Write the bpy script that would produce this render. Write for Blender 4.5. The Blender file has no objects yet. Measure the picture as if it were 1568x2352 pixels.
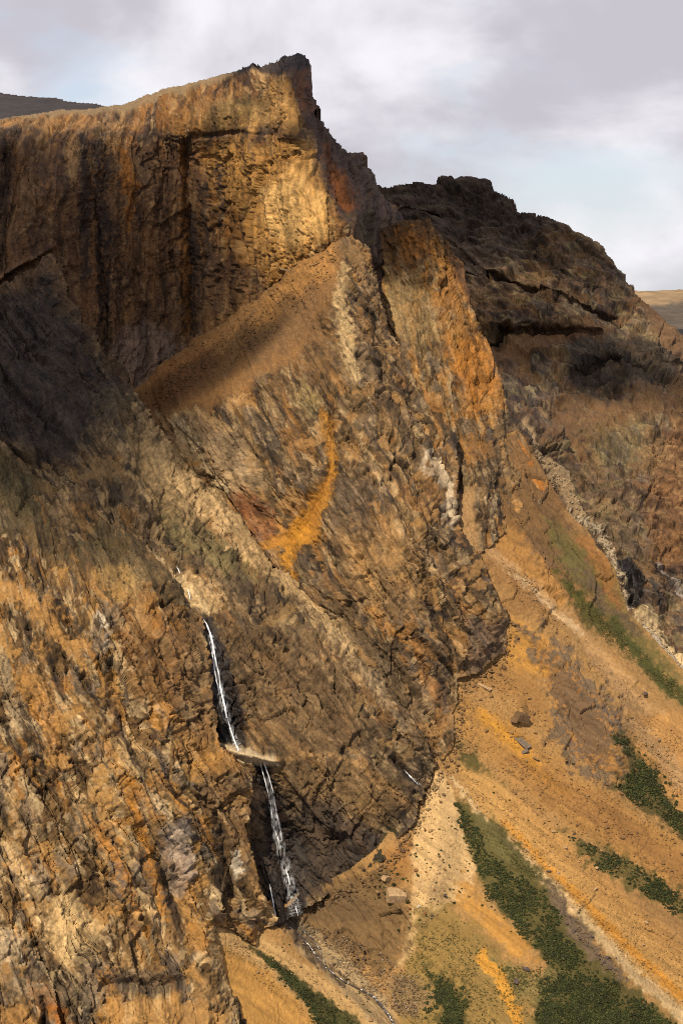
import bpy, bmesh, math, random
import numpy as np
from mathutils import Vector
random.seed(7)
rng = np.random.default_rng(11)
F32 = np.float32

# ------------------------------------------------------------------ camera, world, sun, exposure
scene = bpy.context.scene
FW, FH = 1568.0, 2352.0            # working frame used to aim points
VFOV = math.radians(28.8)
PITCH = math.radians(-6.5)
CAMZ = 620.0
FOC = (FH / 2) / math.tan(VFOV / 2)
cam_data = bpy.data.cameras.new('camera')
cam = bpy.data.objects.new('camera', cam_data)
scene.collection.objects.link(cam)
cam.location = (0, 0, CAMZ)
cam.rotation_euler = (math.radians(90) + PITCH, 0, 0)
cam_data.sensor_fit = 'VERTICAL'
cam_data.angle = VFOV
cam_data.clip_start = 1.0
cam_data.clip_end = 60000.0
scene.camera = cam

SUN_EL, SUN_AZ = math.radians(47), math.radians(24)     # azimuth: degrees to the left of straight behind the camera
sun_dir = Vector((-math.sin(SUN_AZ) * math.cos(SUN_EL), -math.cos(SUN_AZ) * math.cos(SUN_EL), math.sin(SUN_EL)))
sl = bpy.data.lights.new('sun', 'SUN')
sl.energy = 5.0
sl.angle = math.radians(0.53)
sl.color = (1.0, 0.885, 0.70)
so = bpy.data.objects.new('sun', sl)
scene.collection.objects.link(so)
so.rotation_euler = sun_dir.to_track_quat('Z', 'Y').to_euler()

world = bpy.data.worlds.new('World')
scene.world = world
world.use_nodes = True
wn, wl = world.node_tree.nodes, world.node_tree.links
for n in list(wn): wn.remove(n)
def WN(t, **k):
    n = wn.new(t)
    for a, b in k.items(): setattr(n, a, b)
    return n
w_out = WN('ShaderNodeOutputWorld'); w_bg = WN('ShaderNodeBackground')
w_bg.inputs['Strength'].default_value = 0.066
w_sky = WN('ShaderNodeTexSky', sky_type='NISHITA', sun_disc=False)
w_sky.sun_elevation = SUN_EL
w_sky.sun_rotation = math.atan2(sun_dir.x, sun_dir.y)
w_sky.altitude = 600
w_tc = WN('ShaderNodeTexCoord')
def wnoise(scale, detail, rough, loc, zs):
    mp = WN('ShaderNodeMapping'); mp.inputs['Scale'].default_value = (1, 1, zs); mp.inputs['Location'].default_value = loc
    wl.new(w_tc.outputs['Generated'], mp.inputs['Vector'])
    nz = WN('ShaderNodeTexNoise'); nz.inputs['Scale'].default_value = scale; nz.inputs['Detail'].default_value = detail
    nz.inputs['Roughness'].default_value = rough; nz.inputs['Distortion'].default_value = 0.25
    wl.new(mp.outputs['Vector'], nz.inputs['Vector'])
    return nz.outputs['Fac']
def wramp(src, a, b):
    r = WN('ShaderNodeMapRange', interpolation_type='SMOOTHSTEP'); r.inputs['From Min'].default_value = a; r.inputs['From Max'].default_value = b
    wl.new(src, r.inputs['Value']); return r.outputs['Result']
def wmix(fac, a, b):
    m = WN('ShaderNodeMix', data_type='RGBA')
    if hasattr(fac, 'is_linked'): wl.new(fac, m.inputs[0])
    else: m.inputs[0].default_value = fac
    for k, v in ((6, a), (7, b)):
        if hasattr(v, 'is_linked'): wl.new(v, m.inputs[k])
        else: m.inputs[k].default_value = (*v, 1)
    return m.outputs[2]
cover = wramp(wnoise(7.0, 7, 0.52, (1.1, 0.4, 4.7), 1.6), 0.34, 0.52)
shade = wramp(wnoise(8.0, 6, 0.5, (9.3, 1.4, 2.2), 1.8), 0.38, 0.62)
cloud_col = wmix(shade, (9.5, 9.35, 9.8), (5.9, 5.65, 6.3))
blue = wmix(0.5, w_sky.outputs['Color'], (7.9, 8.3, 9.8))
wl.new(wmix(cover, blue, cloud_col), w_bg.inputs['Color'])
wl.new(w_bg.outputs[0], w_out.inputs['Surface'])

vs = scene.view_settings
vs.view_transform = 'Standard'; vs.look = 'None'; vs.exposure = 0.6; vs.gamma = 1.0; vs.use_curve_mapping = False
scene.render.engine = 'CYCLES'
scene.cycles.max_bounces = 5
scene.cycles.use_denoising = False
scene.cycles.filter_width = 1.0
scene.cycles.transparent_max_bounces = 24

# ------------------------------------------------------------------ helpers: aiming, noise
_cp, _sp = math.cos(PITCH), math.sin(PITCH)
def unproj(x, y, d):
    """point at world distance Y = d seen in direction of frame position x, y"""
    rx = (x - FW / 2) / FOC; ry = (FH / 2 - y) / FOC
    dy = _cp - _sp * ry; dz = _sp + _cp * ry
    s = d / dy
    return np.stack([rx * s, d + 0 * s, CAMZ + dz * s], -1)

def hsh(ix, iy, seed):
    with np.errstate(over='ignore'):
        h = ix.astype(np.uint32) * np.uint32(374761393) + iy.astype(np.uint32) * np.uint32(668265263) + np.uint32((seed * 2246822519 + 12345) & 0xffffffff)
        h = (h ^ (h >> np.uint32(13))) * np.uint32(1274126177)
        h = (h ^ (h >> np.uint32(15))) * np.uint32(2246822519)
        return h ^ (h >> np.uint32(16))
_GX = np.cos(np.arange(16) * math.pi / 8 + .2).astype(F32); _GY = np.sin(np.arange(16) * math.pi / 8 + .2).astype(F32)
def perlin(u, v, seed=0):
    iu = np.floor(u); iv = np.floor(v)
    fu = (u - iu).astype(F32); fv = (v - iv).astype(F32)
    iu = iu.astype(np.int64); iv = iv.astype(np.int64)
    su = fu * fu * fu * (fu * (fu * 6 - 15) + 10); sv = fv * fv * fv * (fv * (fv * 6 - 15) + 10)
    def g(a, b):
        h = hsh(iu + a, iv + b, seed) & np.uint32(15)
        return _GX[h] * (fu - a) + _GY[h] * (fv - b)
    n0 = g(0, 0); n0 = n0 + su * (g(1, 0) - n0)
    n1 = g(0, 1); n1 = n1 + su * (g(1, 1) - n1)
    return (n0 + sv * (n1 - n0)) * F32(1.5)
def fbm(u, v, octv, seed=0, gain=.5, lac=2.03):
    t = 0; a = 1.0; s = 0
    for k in range(octv):
        t = t + a * perlin(u, v, seed + 17 * k); s += a
        u = u * lac + 3.7; v = v * lac + 1.9; a *= gain
    return t / s * 1.35
def voro(u, v, seed=0, jit=.9):
    iu = np.floor(u).astype(np.int64); iv = np.floor(v).astype(np.int64)
    n = u.shape[0]
    f1 = np.full(n, 9, F32); f2 = np.full(n, 9, F32); idh = np.zeros(n, np.uint32)
    bx = np.zeros(n, F32); by = np.zeros(n, F32)
    for a in (-1, 0, 1):
        for b in (-1, 0, 1):
            h = hsh(iu + a, iv + b, seed)
            px = (iu + a + .5 + jit * ((h & np.uint32(1023)) / 1023. - .5)); py = (iv + b + .5 + jit * (((h >> np.uint32(10)) & np.uint32(1023)) / 1023. - .5))
            dx = (u - px).astype(F32); dy = (v - py).astype(F32)
            d = np.maximum(np.abs(dx), np.abs(dy)) * .6 + np.sqrt(dx * dx + dy * dy) * .4
            c = d < f1
            f2 = np.where(c, f1, np.minimum(f2, d)); f1 = np.where(c, d, f1)
            idh = np.where(c, h, idh); bx = np.where(c, dx, bx); by = np.where(c, dy, by)
    return f1, f2, idh, bx, by
def rnd(idh, k):
    return (hsh(idh, idh * np.uint32(0) + np.uint32(k), 5) & np.uint32(65535)).astype(F32) / 65535.
def sstep(a, b, x):
    t = np.clip((x - a) / (b - a), 0, 1); return t * t * (3 - 2 * t)
def lin(c):
    c = np.asarray(c, float) / 255.
    return np.where(c <= .04045, c / 12.92, ((c + .055) / 1.055) ** 2.4)
LIGHT = 2.5
def alb(r, g, b):
    return (lin((r, g, b)) / LIGHT).astype(F32)

def rbf_fit(ctrl):
    c = np.array(ctrl, float); n = len(c)
    p = c[:, :2] / 500.
    r = np.linalg.norm(p[:, None] - p[None], axis=-1)
    K = np.where(r > 0, r * r * np.log(r + 1e-12), 0) + np.eye(n) * 2e-4
    Pm = np.c_[np.ones(n), p]
    A = np.block([[K, Pm], [Pm.T, np.zeros((3, 3))]])
    w = np.linalg.solve(A, np.r_[c[:, 2], 0, 0, 0])
    return p, w
def rbf_eval(fit, x, y):
    p, w = fit; n = len(p)
    X = x / 500.; Y = y / 500.
    o = w[n] + w[n + 1] * X + w[n + 2] * Y
    for k in range(n):
        r2 = (X - p[k, 0]) ** 2 + (Y - p[k, 1]) ** 2
        o = o + w[k] * .5 * r2 * np.log(r2 + 1e-12)
    return o
def bilin(G, gx0, gy0, st, x, y):
    fx = np.clip((x - gx0) / st, 0, G.shape[1] - 1.001); fy = np.clip((y - gy0) / st, 0, G.shape[0] - 1.001)
    ix = fx.astype(int); iy = fy.astype(int); tx = fx - ix; ty = fy - iy
    return (G[iy, ix] * (1 - tx) + G[iy, ix + 1] * tx) * (1 - ty) + (G[iy + 1, ix] * (1 - tx) + G[iy + 1, ix + 1] * tx) * ty
def poly_sd(pts, x, y):
    """signed distance to a polygon, positive inside"""
    p = np.array(pts, float); d2 = np.full(x.shape, 1e18); ins = np.zeros(x.shape, bool)
    for i in range(len(p)):
        ax, ay = p[i - 1]; bx, by = p[i]
        ex, ey = bx - ax, by - ay
        t = np.clip(((x - ax) * ex + (y - ay) * ey) / (ex * ex + ey * ey + 1e-9), 0, 1)
        d2 = np.minimum(d2, (x - ax - t * ex) ** 2 + (y - ay - t * ey) ** 2)
        if ay != by:
            c = ((ay > y) != (by > y)) & (x < (bx - ax) * (y - ay) / (by - ay) + ax)
            ins ^= c
    d = np.sqrt(d2)
    return np.where(ins, d, -d)
def line_sd(pts, x, y):
    """width minus distance to a polyline whose points are x, y, half width"""
    best = np.full(x.shape, -1e9)
    for (ax, ay, aw), (bx, by, bw) in zip(pts[:-1], pts[1:]):
        ex, ey = bx - ax, by - ay
        t = np.clip(((x - ax) * ex + (y - ay) * ey) / (ex * ex + ey * ey + 1e-9), 0, 1)
        best = np.maximum(best, aw + (bw - aw) * t - np.hypot(x - ax - t * ex, y - ay - t * ey))
    return best

# ------------------------------------------------------------------ materials
def ground_material(name, nscale, rough=.95, bump=.35, spec=.2):
    m = bpy.data.materials.new(name); m.use_nodes = True
    nt = m.node_tree; N = nt.nodes; L = nt.links
    b = N['Principled BSDF']; b.inputs['Roughness'].default_value = rough
    b.inputs['Specular IOR Level'].default_value = spec
    at = N.new('ShaderNodeAttribute'); at.attribute_name = 'tint'
    tc = N.new('ShaderNodeTexCoord')
    n1 = N.new('ShaderNodeTexNoise'); n1.inputs['Scale'].default_value = nscale; n1.inputs['Detail'].default_value = 6; n1.inputs['Roughness'].default_value = .7
    L.new(tc.outputs['Object'], n1.inputs['Vector'])
    mr = N.new('ShaderNodeMapRange'); mr.inputs['From Min'].default_value = .28; mr.inputs['From Max'].default_value = .72
    mr.inputs['To Min'].default_value = .7; mr.inputs['To Max'].default_value = 1.3
    L.new(n1.outputs['Fac'], mr.inputs['Value'])
    mx = N.new('ShaderNodeVectorMath'); mx.operation = 'SCALE'
    L.new(at.outputs['Color'], mx.inputs[0]); L.new(mr.outputs['Result'], mx.inputs['Scale'])
    L.new(mx.outputs['Vector'], b.inputs['Base Color'])
    wet = N.new('ShaderNodeAttribute'); wet.attribute_name = 'wet'
    wr = N.new('ShaderNodeMapRange'); wr.inputs['To Min'].default_value = rough; wr.inputs['To Max'].default_value = .38
    L.new(wet.outputs['Fac'], wr.inputs['Value']); L.new(wr.outputs['Result'], b.inputs['Roughness'])
    bp = N.new('ShaderNodeBump'); bp.inputs['Strength'].default_value = bump; bp.inputs['Distance'].default_value = .8
    L.new(n1.outputs['Fac'], bp.inputs['Height']); L.new(bp.outputs['Normal'], b.inputs['Normal'])
    return m
M_ROCK = ground_material('fractured_rock', .8, bump=.7)
M_SCREE = ground_material('scree_rubble', 1.6, bump=.4)
M_FAR = ground_material('far_tundra', .02, bump=.2)

# ------------------------------------------------------------------ terrain sheets
SHEETS = {}
class Ctx: pass
def build_sheet(name, poly, ctrl, feats=(), relief=None, paint=None, material=None, g=2.0, rough=5, off=0.0,
                skirt=((4, .5), (25, .8), (90, 1.0), (240, .9)), label=None, seed=0, weld=None):
    p = np.array(poly, float)
    x0, y0 = p.min(0) - 12; x1, y1 = p.max(0) + 12
    nx = int((x1 - x0) / g) + 2; ny = int((y1 - y0) / g) + 2
    xs = x0 + g * np.arange(nx); ys = y0 + g * np.arange(ny)
    X, Y = np.meshgrid(xs, ys)
    # smooth base distance
    st = 12.0
    gx = np.arange(x0 - st, x1 + 2 * st, st); gy = np.arange(y0 - st, y1 + 2 * st, st)
    GX, GY = np.meshgrid(gx, gy)
    G = rbf_eval(rbf_fit(ctrl), GX, GY) + off
    D = bilin(G, gx[0], gy[0], st, X, Y)
    n1 = fbm(X.ravel() / 60., Y.ravel() / 60., 5, seed + 1, .55).reshape(X.shape)
    n2 = fbm(X.ravel() / 60. + 9.1, Y.ravel() / 60. + 5.3, 5, seed + 2, .55).reshape(X.shape)
    XW = X + rough * 2.2 * n1; YW = Y + rough * 2.2 * n2
    D0 = D.copy()
    for f in feats:
        pts, amp, kind = f[0], f[1], f[2]
        q = np.array(pts); w = q[:, 2].max() + 30
        sx = slice(max(0, int((q[:, 0].min() - w - x0) / g)), max(0, int((q[:, 0].max() + w - x0) / g)))
        sy = slice(max(0, int((q[:, 1].min() - w - y0) / g)), max(0, int((q[:, 1].max() + w - y0) / g)))
        if sx.stop <= sx.start or sy.stop <= sy.start: continue
        xx = X[sy, sx] + 5 * n1[sy, sx]; yy = Y[sy, sx] + 5 * n2[sy, sx]
        if kind == 'poly':
            d = poly_sd([(a, b) for a, b, _ in pts], xx, yy); D[sy, sx] += amp * sstep(-q[0, 2], q[0, 2], d)
        else:
            d = line_sd(pts, xx, yy); wmx = np.maximum(q[:, 2].max(), 1)
            pr = np.clip(d / wmx, 0, 1); pr = pr if kind == 'v' else sstep(0, 1, pr)
            D[sy, sx] += amp * pr
    # a finer, angular break-up of the outline
    XW = XW + rough * .9 * perlin(X.ravel() / 7., Y.ravel() / 7., seed + 3).reshape(X.shape)
    sdm = poly_sd(poly, XW, YW)
    keep = sdm > 0
    if weld:                                  # foot of a cliff sinks into the slope it stands on
        wctrl, wpoly, wwid, woff = weld
        DW = bilin(rbf_eval(rbf_fit(wctrl), GX, GY), gx[0], gy[0], st, X, Y) + woff
        wm = sstep(-25, 25, poly_sd(wpoly, X, Y)) * (1 - sstep(0, wwid, sdm))
        D = D * (1 - wm) + DW * wm
    P = unproj(X, Y, D)
    P0 = unproj(X, Y, D0)                     # relief grows out along the normals of the smooth landform
    dx = np.gradient(P0, axis=1); dy = np.gradient(P0, axis=0)
    Nn = np.cross(dy, dx); Nn /= np.linalg.norm(Nn, axis=-1, keepdims=True) + 1e-9
    fl = (Nn * (np.array([0, 0, CAMZ]) - P)).sum(-1) < 0
    Nn[fl] *= -1
    idx = np.flatnonzero(keep.ravel())
    c = Ctx()
    c.x = X.ravel()[idx]; c.y = Y.ravel()[idx]; c.xw = XW.ravel()[idx]; c.yw = YW.ravel()[idx]
    c.n1 = n1.ravel()[idx]; c.n2 = n2.ravel()[idx]
    Pv = P.reshape(-1, 3)[idx]; Nv = Nn.reshape(-1, 3)[idx]
    c.U = Pv[:, 0]; c.V = Pv[:, 2]; c.P = Pv; c.N = Nv; c.seed = seed
    c.n = len(idx); c.shape = X.shape; c.idx = idx; c.g = g; c.x0 = x0; c.y0 = y0; c.mpp = float(np.median(D)) / FOC
    c.soft = np.zeros(c.n, F32)         # 1 where loose debris or turf covers the rock
    c.col = np.tile(alb(120, 95, 65), (c.n, 1)); c.wet = np.zeros(c.n, F32); c.disp = np.zeros(c.n, F32)
    c.sdm = sdm.ravel()[idx]
    if relief: relief(c)
    if paint: paint(c)
    Pd = Pv + Nv * (c.disp * (1 - .9 * np.clip(c.soft, 0, 1)))[:, None] + Nv * getattr(c, 'extra', np.zeros(c.n))[:, None]
    # mesh
    vid = np.full(X.size, -1, np.int64); vid[idx] = np.arange(c.n)
    vid = vid.reshape(X.shape)
    a = vid[:-1, :-1]; b = vid[:-1, 1:]; cc = vid[1:, 1:]; d_ = vid[1:, :-1]
    ok = (a >= 0) & (b >= 0) & (cc >= 0) & (d_ >= 0)
    quads = np.stack([a[ok], d_[ok], cc[ok], b[ok]], 1)
    # skirt behind the outline: the hidden flank of the landform
    e = np.concatenate([quads[:, [i, (i + 1) % 4]] for i in range(4)])
    key = np.minimum(e[:, 0], e[:, 1]) * (c.n + 1) + np.maximum(e[:, 0], e[:, 1])
    uq, first, cnt = np.unique(key, return_index=True, return_counts=True)
    be = e[first[cnt == 1]]
    bv = np.unique(be)
    verts = [Pd]; faces = [quads]; cols = [c.col]; wets = [c.wet]
    prev = bv; base = c.n
    away = Pd[bv] - np.array([0, 0, CAMZ]); away[:, 2] = 0
    away /= np.linalg.norm(away, axis=1, keepdims=True)
    for (s, drop) in skirt:
        q = Pd[bv] + away * s; q[:, 2] -= s * drop * .55
        jit = fbm(q[:, 0] / 14., q[:, 2] / 14. + s, 3, seed + 40) * min(s * .25, 9)
        q[:, 2] += jit
        verts.append(q); cols.append(c.col[bv]); wets.append(c.wet[bv])
        cur = base + np.arange(len(bv))
        mp_prev = np.full(c.n, -1, np.int64); mp_prev[bv] = prev
        mp_cur = np.full(c.n, -1, np.int64); mp_cur[bv] = cur
        faces.append(np.stack([mp_prev[be[:, 1]], mp_prev[be[:, 0]], mp_cur[be[:, 0]], mp_cur[be[:, 1]]], 1))
        prev = cur; base += len(bv)
    ob = make_mesh(name, np.concatenate(verts), np.concatenate(faces), material, np.concatenate(cols), np.concatenate(wets))
    ob['kind'] = 'structure'
    if label: ob['label'] = label
    # lookups for things standing on it
    Dd = np.full(X.size, np.nan); 
    SH = Ctx(); SH.x0 = x0; SH.y0 = y0; SH.g = g; SH.D = D; SH.N = Nn
    PP = P.reshape(-1, 3).copy(); PP[idx] = Pd; SH.P = PP.reshape(P.shape)
    CC = np.zeros((X.size, 3), F32); CC[idx] = c.col; SH.C = CC.reshape(P.shape); SH.keep = keep
    SHEETS[name] = SH
    return ob
def make_mesh(name, v, f, material, col=None, wet=None):
    me = bpy.data.meshes.new(name)
    nv, nf = len(v), len(f); k = f.shape[1]
    me.vertices.add(nv); me.vertices.foreach_set('co', np.ascontiguousarray(v, F32).ravel())
    me.loops.add(nf * k); me.loops.foreach_set('vertex_index', np.ascontiguousarray(f, np.int32).ravel())
    me.polygons.add(nf); me.polygons.foreach_set('loop_start', np.arange(0, nf * k, k, dtype=np.int32))
    me.update(calc_edges=True)
    if col is not None:
        at = me.attributes.new('tint', 'FLOAT_COLOR', 'POINT')
        at.data.foreach_set('color', np.c_[np.clip(col, .004, .9), np.ones(nv)].astype(F32).ravel())
    if wet is not None:
        at = me.attributes.new('wet', 'FLOAT', 'POINT'); at.data.foreach_set('value', np.asarray(wet, F32))
    if material: me.materials.append(material)
    o = bpy.data.objects.new(name, me); scene.collection.objects.link(o)
    return o
def on(sheet, x, y):
    """point and normal on a sheet at a frame position"""
    s = SHEETS[sheet]; i = int(round((y - s.y0) / s.g)); j = int(round((x - s.x0) / s.g))
    i = min(max(i, 1), s.P.shape[0] - 2); j = min(max(j, 1), s.P.shape[1] - 2)
    return s.P[i, j], s.N[i, j], s.C[i, j], bool(s.keep[i, j])

# ---- painting of the ground: own colours (stains, rock types, debris, turf), some light and shade
def P_poly(c, pts, col=None, a=1.0, feather=10, rough=1.0, patch=0.0, pscale=22., soft=None, wet=None, seed=3):
    q = np.array(pts); w = feather + 40 + patch * 30
    s = np.flatnonzero((c.x > q[:, 0].min() - w) & (c.x < q[:, 0].max() + w) & (c.y > q[:, 1].min() - w) & (c.y < q[:, 1].max() + w))
    if not len(s): return
    k = rough * 12
    sd = poly_sd(pts, c.x[s] + k * c.n1[s], c.y[s] + k * c.n2[s])
    _apply(c, s, sd, col, a, feather, patch, pscale, soft, wet, seed)
def P_line(c, pts, col=None, a=1.0, feather=6, rough=.6, patch=0.0, pscale=14., soft=None, wet=None, seed=5):
    q = np.array(pts); w = q[:, 2].max() + feather + 30
    s = np.flatnonzero((c.x > q[:, 0].min() - w) & (c.x < q[:, 0].max() + w) & (c.y > q[:, 1].min() - w) & (c.y < q[:, 1].max() + w))
    if not len(s): return
    k = rough * 12
    sd = line_sd(pts, c.x[s] + k * c.n1[s], c.y[s] + k * c.n2[s])
    _apply(c, s, sd, col, a, feather, patch, pscale, soft, wet, seed)
def _apply(c, s, sd, col, a, feather, patch, pscale, soft, wet, seed):
    if patch:
        sd = sd + np.minimum(feather * 2, 40) * 0 + patch * 30 * fbm(c.x[s] / pscale, c.y[s] / pscale, 4, seed + 60, .6)
    m = (sstep(-feather, feather, sd) * a).astype(F32)
    if col is not None:
        lum = getattr(c, 'grain', None)
        t = np.asarray(col, F32)
        gi = getattr(c, 'iso', None)
        if gi is not None and soft is not None and soft > .3: lum = gi
        gcol = t[None] * (lum[s][:, None] if lum is not None else 1)
        c.col[s] = c.col[s] * (1 - m[:, None]) + gcol * m[:, None]
    if soft is not None: c.soft[s] = c.soft[s] * (1 - m) + soft * m
    if wet is not None: c.wet[s] = c.wet[s] * (1 - m) + wet * m

# ---- rock relief: jointed blocks on several scales, leaning along the rock's fabric
def rot(c, ang):
    ca, sa = math.cos(math.radians(ang)), math.sin(math.radians(ang))
    return c.U * ca + c.V * sa, -c.U * sa + c.V * ca       # along the fabric (upwards), across it
def rock_relief(c, ang=90, levels=((26, 3.0, 5.5), (10, 2.6, 2.6), (4.2, 2.2, 1.3), (1.9, 1.8, .55)), big=9., cracks=1.0, lean=.6, warp=1.0, ledge=0.0, gain=.5, edge=40., emin=.3, groove=1.0, huge=0.0):
    sd = c.seed
    al, ac = rot(c, ang)
    wv = fbm(c.U / 40., c.V / 40., 4, sd + 3) * 5 * warp; wv2 = fbm(c.U / 9. + 4, c.V / 9., 3, sd + 4) * .9 * warp
    al = al + wv + wv2; ac = ac + wv * .5 - wv2 * .6
    h = big * .8 * fbm(al / 95., ac / 42., 4, sd + 5, .5)
    rid = .5 - np.abs(fbm(al / 80., ac / 20., 3, sd + 6, .5)) * 2.0
    h = h + big * .3 * rid
    if huge:
        for sc, am in ((58., huge), (27., huge * .5)):
            f1, f2, idh, bx, by = voro(al / (sc * 1.9) + 7.7, ac / sc, sd + 160 + int(sc), .95)
            h = h + am * ((rnd(idh, 1) - .5) * .5 + (rnd(idh, 2) - .5) * .9 * bx + (rnd(idh, 3) - .5) * 1.5 * by)
    c.plate = []
    for k, (sc, an, amp) in enumerate(((17., 8., 4.2), (6.5, 7.5, 1.35), (2.6, 5., .42))):
        f1, f2, idh, bx, by = voro(al / (sc * an) + 3.1 * k, ac / sc, sd + 140 + k, .95)
        h = h + groove * amp * ((rnd(idh, 1) - .5) * .7 + (rnd(idh, 3) - .5) * 1.7 * by - .35 * bx)
        c.plate.append((rnd(idh, 7), rnd(idh, 8)))
    # only some zones are broken into blocks, others stay smooth slabs
    zone = .45 + .55 * sstep(-.35, .35, fbm(c.U / 38. + 2, c.V / 38., 3, sd + 10))
    c.cell = []
    for k, (sc, an, amp) in enumerate(levels):
        f1, f2, idh, bx, by = voro(al / (sc * an), ac / sc, sd + 100 + k)
        r = rnd(idh, 1); ta = -lean * (.2 + rnd(idh, 2)) ; tb = (rnd(idh, 3) - .5) * 1.5
        am = amp * gain * (1.4 if k == 0 else (0, .9, .62, .7)[k] * zone)
        h = h + am * ((r - .5) * .75 + ta * bx + tb * by)
        if k in (1, 2):
            h = h - am * .5 * cracks * sstep(.045, .0, f2 - f1)
        c.cell.append((r, rnd(idh, 7), rnd(idh, 8), f2 - f1))
    # long joints
    j1 = np.minimum(np.abs(perlin(al / 120., ac / 11., sd + 21)), np.abs(perlin(al / 70. + 9, ac / 5.5, sd + 27)) * 1.5); j2 = np.abs(perlin(al / 14. + 3, ac / 40. + 7, sd + 22))
    jm = sstep(-.1, .3, perlin(c.U / 30., c.V / 30., sd + 24))
    h = h - cracks * (2.8 * sstep(.024, .004, j1) + 1.4 * sstep(.02, .003, j2)) * jm
    # pits and small overhangs
    pit = fbm(al / 5.0, ac / 3.2, 3, sd + 25, .6)
    h = h - cracks * 1.1 * sstep(.52, .64, pit)
    if ledge:
        lv = (c.V + 6 * fbm(c.U / 40., c.V / 60., 4, sd + 31)) / 11.
        h = h + ledge * (np.abs((lv % 1) - .5) - .25) * 4
    h = h + .22 * zone * (np.abs(fbm(al / 3.4, ac / 2.0, 3, sd + 33, .6)) * 2 - .5)
    h = h - h.mean()
    if edge: h = h * (emin + (1 - emin) * sstep(0, edge, c.sdm))
    c.disp = h.astype(F32)
    c.al, c.ac = al, ac
    iso_grain(c)
    c.grain = np.clip(1 + .42 * fbm(al / 6.5, ac / 2.1, 4, sd + 51, .65) + .35 * (c.plate[1][0] - .5) + .3 * (c.plate[2][0] - .5) + .22 * (c.cell[1][1] - .5) + .32 * (c.cell[2][1] - .5) + .45 * (c.cell[3][1] - .5) + .36 * fbm(c.U / 1.5, c.V / 1.5, 2, sd + 52), .3, 2.0).astype(F32)
def iso_grain(c):
    c.iso = np.clip(1 + .30 * fbm(c.U / 4., c.V / 4., 4, c.seed + 55, .7) + .3 * fbm(c.U / 1.3, c.V / 1.3, 2, c.seed + 56), .4, 1.8).astype(F32)
def notches(c, count, ang=90, horiz=.6, size=(3.5, 14), depth=(1.0, 3.2), seed=1, where=None):
    """sparse broken edges: a lip of rock with a sharp recess under it or beside it"""
    r = np.random.default_rng(c.seed + 7000 + seed); H = np.zeros(c.shape, F32)
    ny, nx = c.shape; step = c.g * c.mpp
    pick = c.idx[r.integers(0, c.n, count)]
    for p in pick:
        i0, j0 = p // nx, p % nx
        L = size[0] * (size[1] / size[0]) ** (r.random() ** 1.8) ; A = depth[0] + (depth[1] - depth[0]) * r.random() ** 1.5 * (.5 + .5 * L / size[1]); fall = r.uniform(1.2, 3.0) * A
        if r.random() < horiz: th = math.radians(r.normal(-8, 20)); rec = 1
        else: th = math.radians(ang + r.normal(0, 7)); rec = -1
        w = int((L + fall * 3) / step) + 2
        a, b = max(0, i0 - w), min(ny, i0 + w); e, f = max(0, j0 - w), min(nx, j0 + w)
        vv, uu = np.mgrid[a:b, e:f]; uu = (uu - j0) * step; vv = (i0 - vv) * step
        s = uu * math.cos(th) + vv * math.sin(th); t = (-uu * math.sin(th) + vv * math.cos(th))
        t = t + .22 * L * np.sin(s / L * 3.0 + r.uniform(0, 6)) + .10 * L * np.sin(s / L * 11 + r.uniform(0, 6)) + .05 * L * np.sin(s / L * 27 + r.uniform(0, 6))
        t = -t if rec > 0 else -t
        win = np.clip(1 - (np.abs(s) / (L * .5)) ** 3, 0, 1)
        q = sstep(-.55, .55, t); H[a:b, e:f] += (-A * win * q * np.exp(-np.maximum(t, 0) / fall) + .45 * A * win * (1 - q) * np.exp(np.minimum(t, 0) / fall)).astype(F32)
    c.disp = c.disp + H.ravel()[c.idx]
def rock_base(c, pal, lo=0.0, ochre=None, oa=.6, pale=None, pa=.5, dark=None, da=.6, grey=None, ga=.6):
    sd = c.seed
    t = .5 + .55 * fbm(c.U / 55., c.V / 55., 4, sd + 71) + .35 * fbm(c.al / 26., c.ac / 5., 4, sd + 72, .6) + .4 * (c.cell[1][2] - .5) + .45 * (c.plate[1][1] - .5) + .3 * (c.plate[0][1] - .5) + lo
    t = np.clip(t, 0, .9999) * (len(pal) - 1)
    i = t.astype(int); f = (t - i)[:, None]
    pa_ = np.stack(pal)
    c.col = (pa_[i] * (1 - f) + pa_[i + 1] * f).astype(F32) * c.grain[:, None]
    pl = (np.asarray(pale if pale is not None else pal[-1]))[None] * c.grain[:, None]
    for q, thr_, am in ((c.cell[2][2], .93, .5), (c.cell[3][2], .9, .5), (c.plate[2][1], .94, .4)):
        m = ((q > thr_) * am).astype(F32)[:, None]; c.col = c.col * (1 - m) + pl * m
        m = ((q < (1 - thr_)) * .45).astype(F32)[:, None]; c.col = c.col * (1 - m)
    def lay(col, amt, thr, s1, s2, k):
        n = fbm(c.al / s1, c.ac / s2, 5, sd + k, .6) + .35 * (c.cell[2][1] - .5)
        m = sstep(thr + .04, thr + .13, n)[:, None] * amt
        c.col = (c.col * (1 - m) + np.asarray(col)[None] * c.grain[:, None] * m).astype(F32)
    if grey is not None: lay(grey, ga, .08, 30, 14, 84)
    if ochre is not None: lay(ochre, oa, .14, 40, 13, 81)
    if pale is not None: lay(pale, pa, .26, 22, 6, 82)
    if dark is not None: lay(dark, da, .22, 34, 5, 83)

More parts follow.
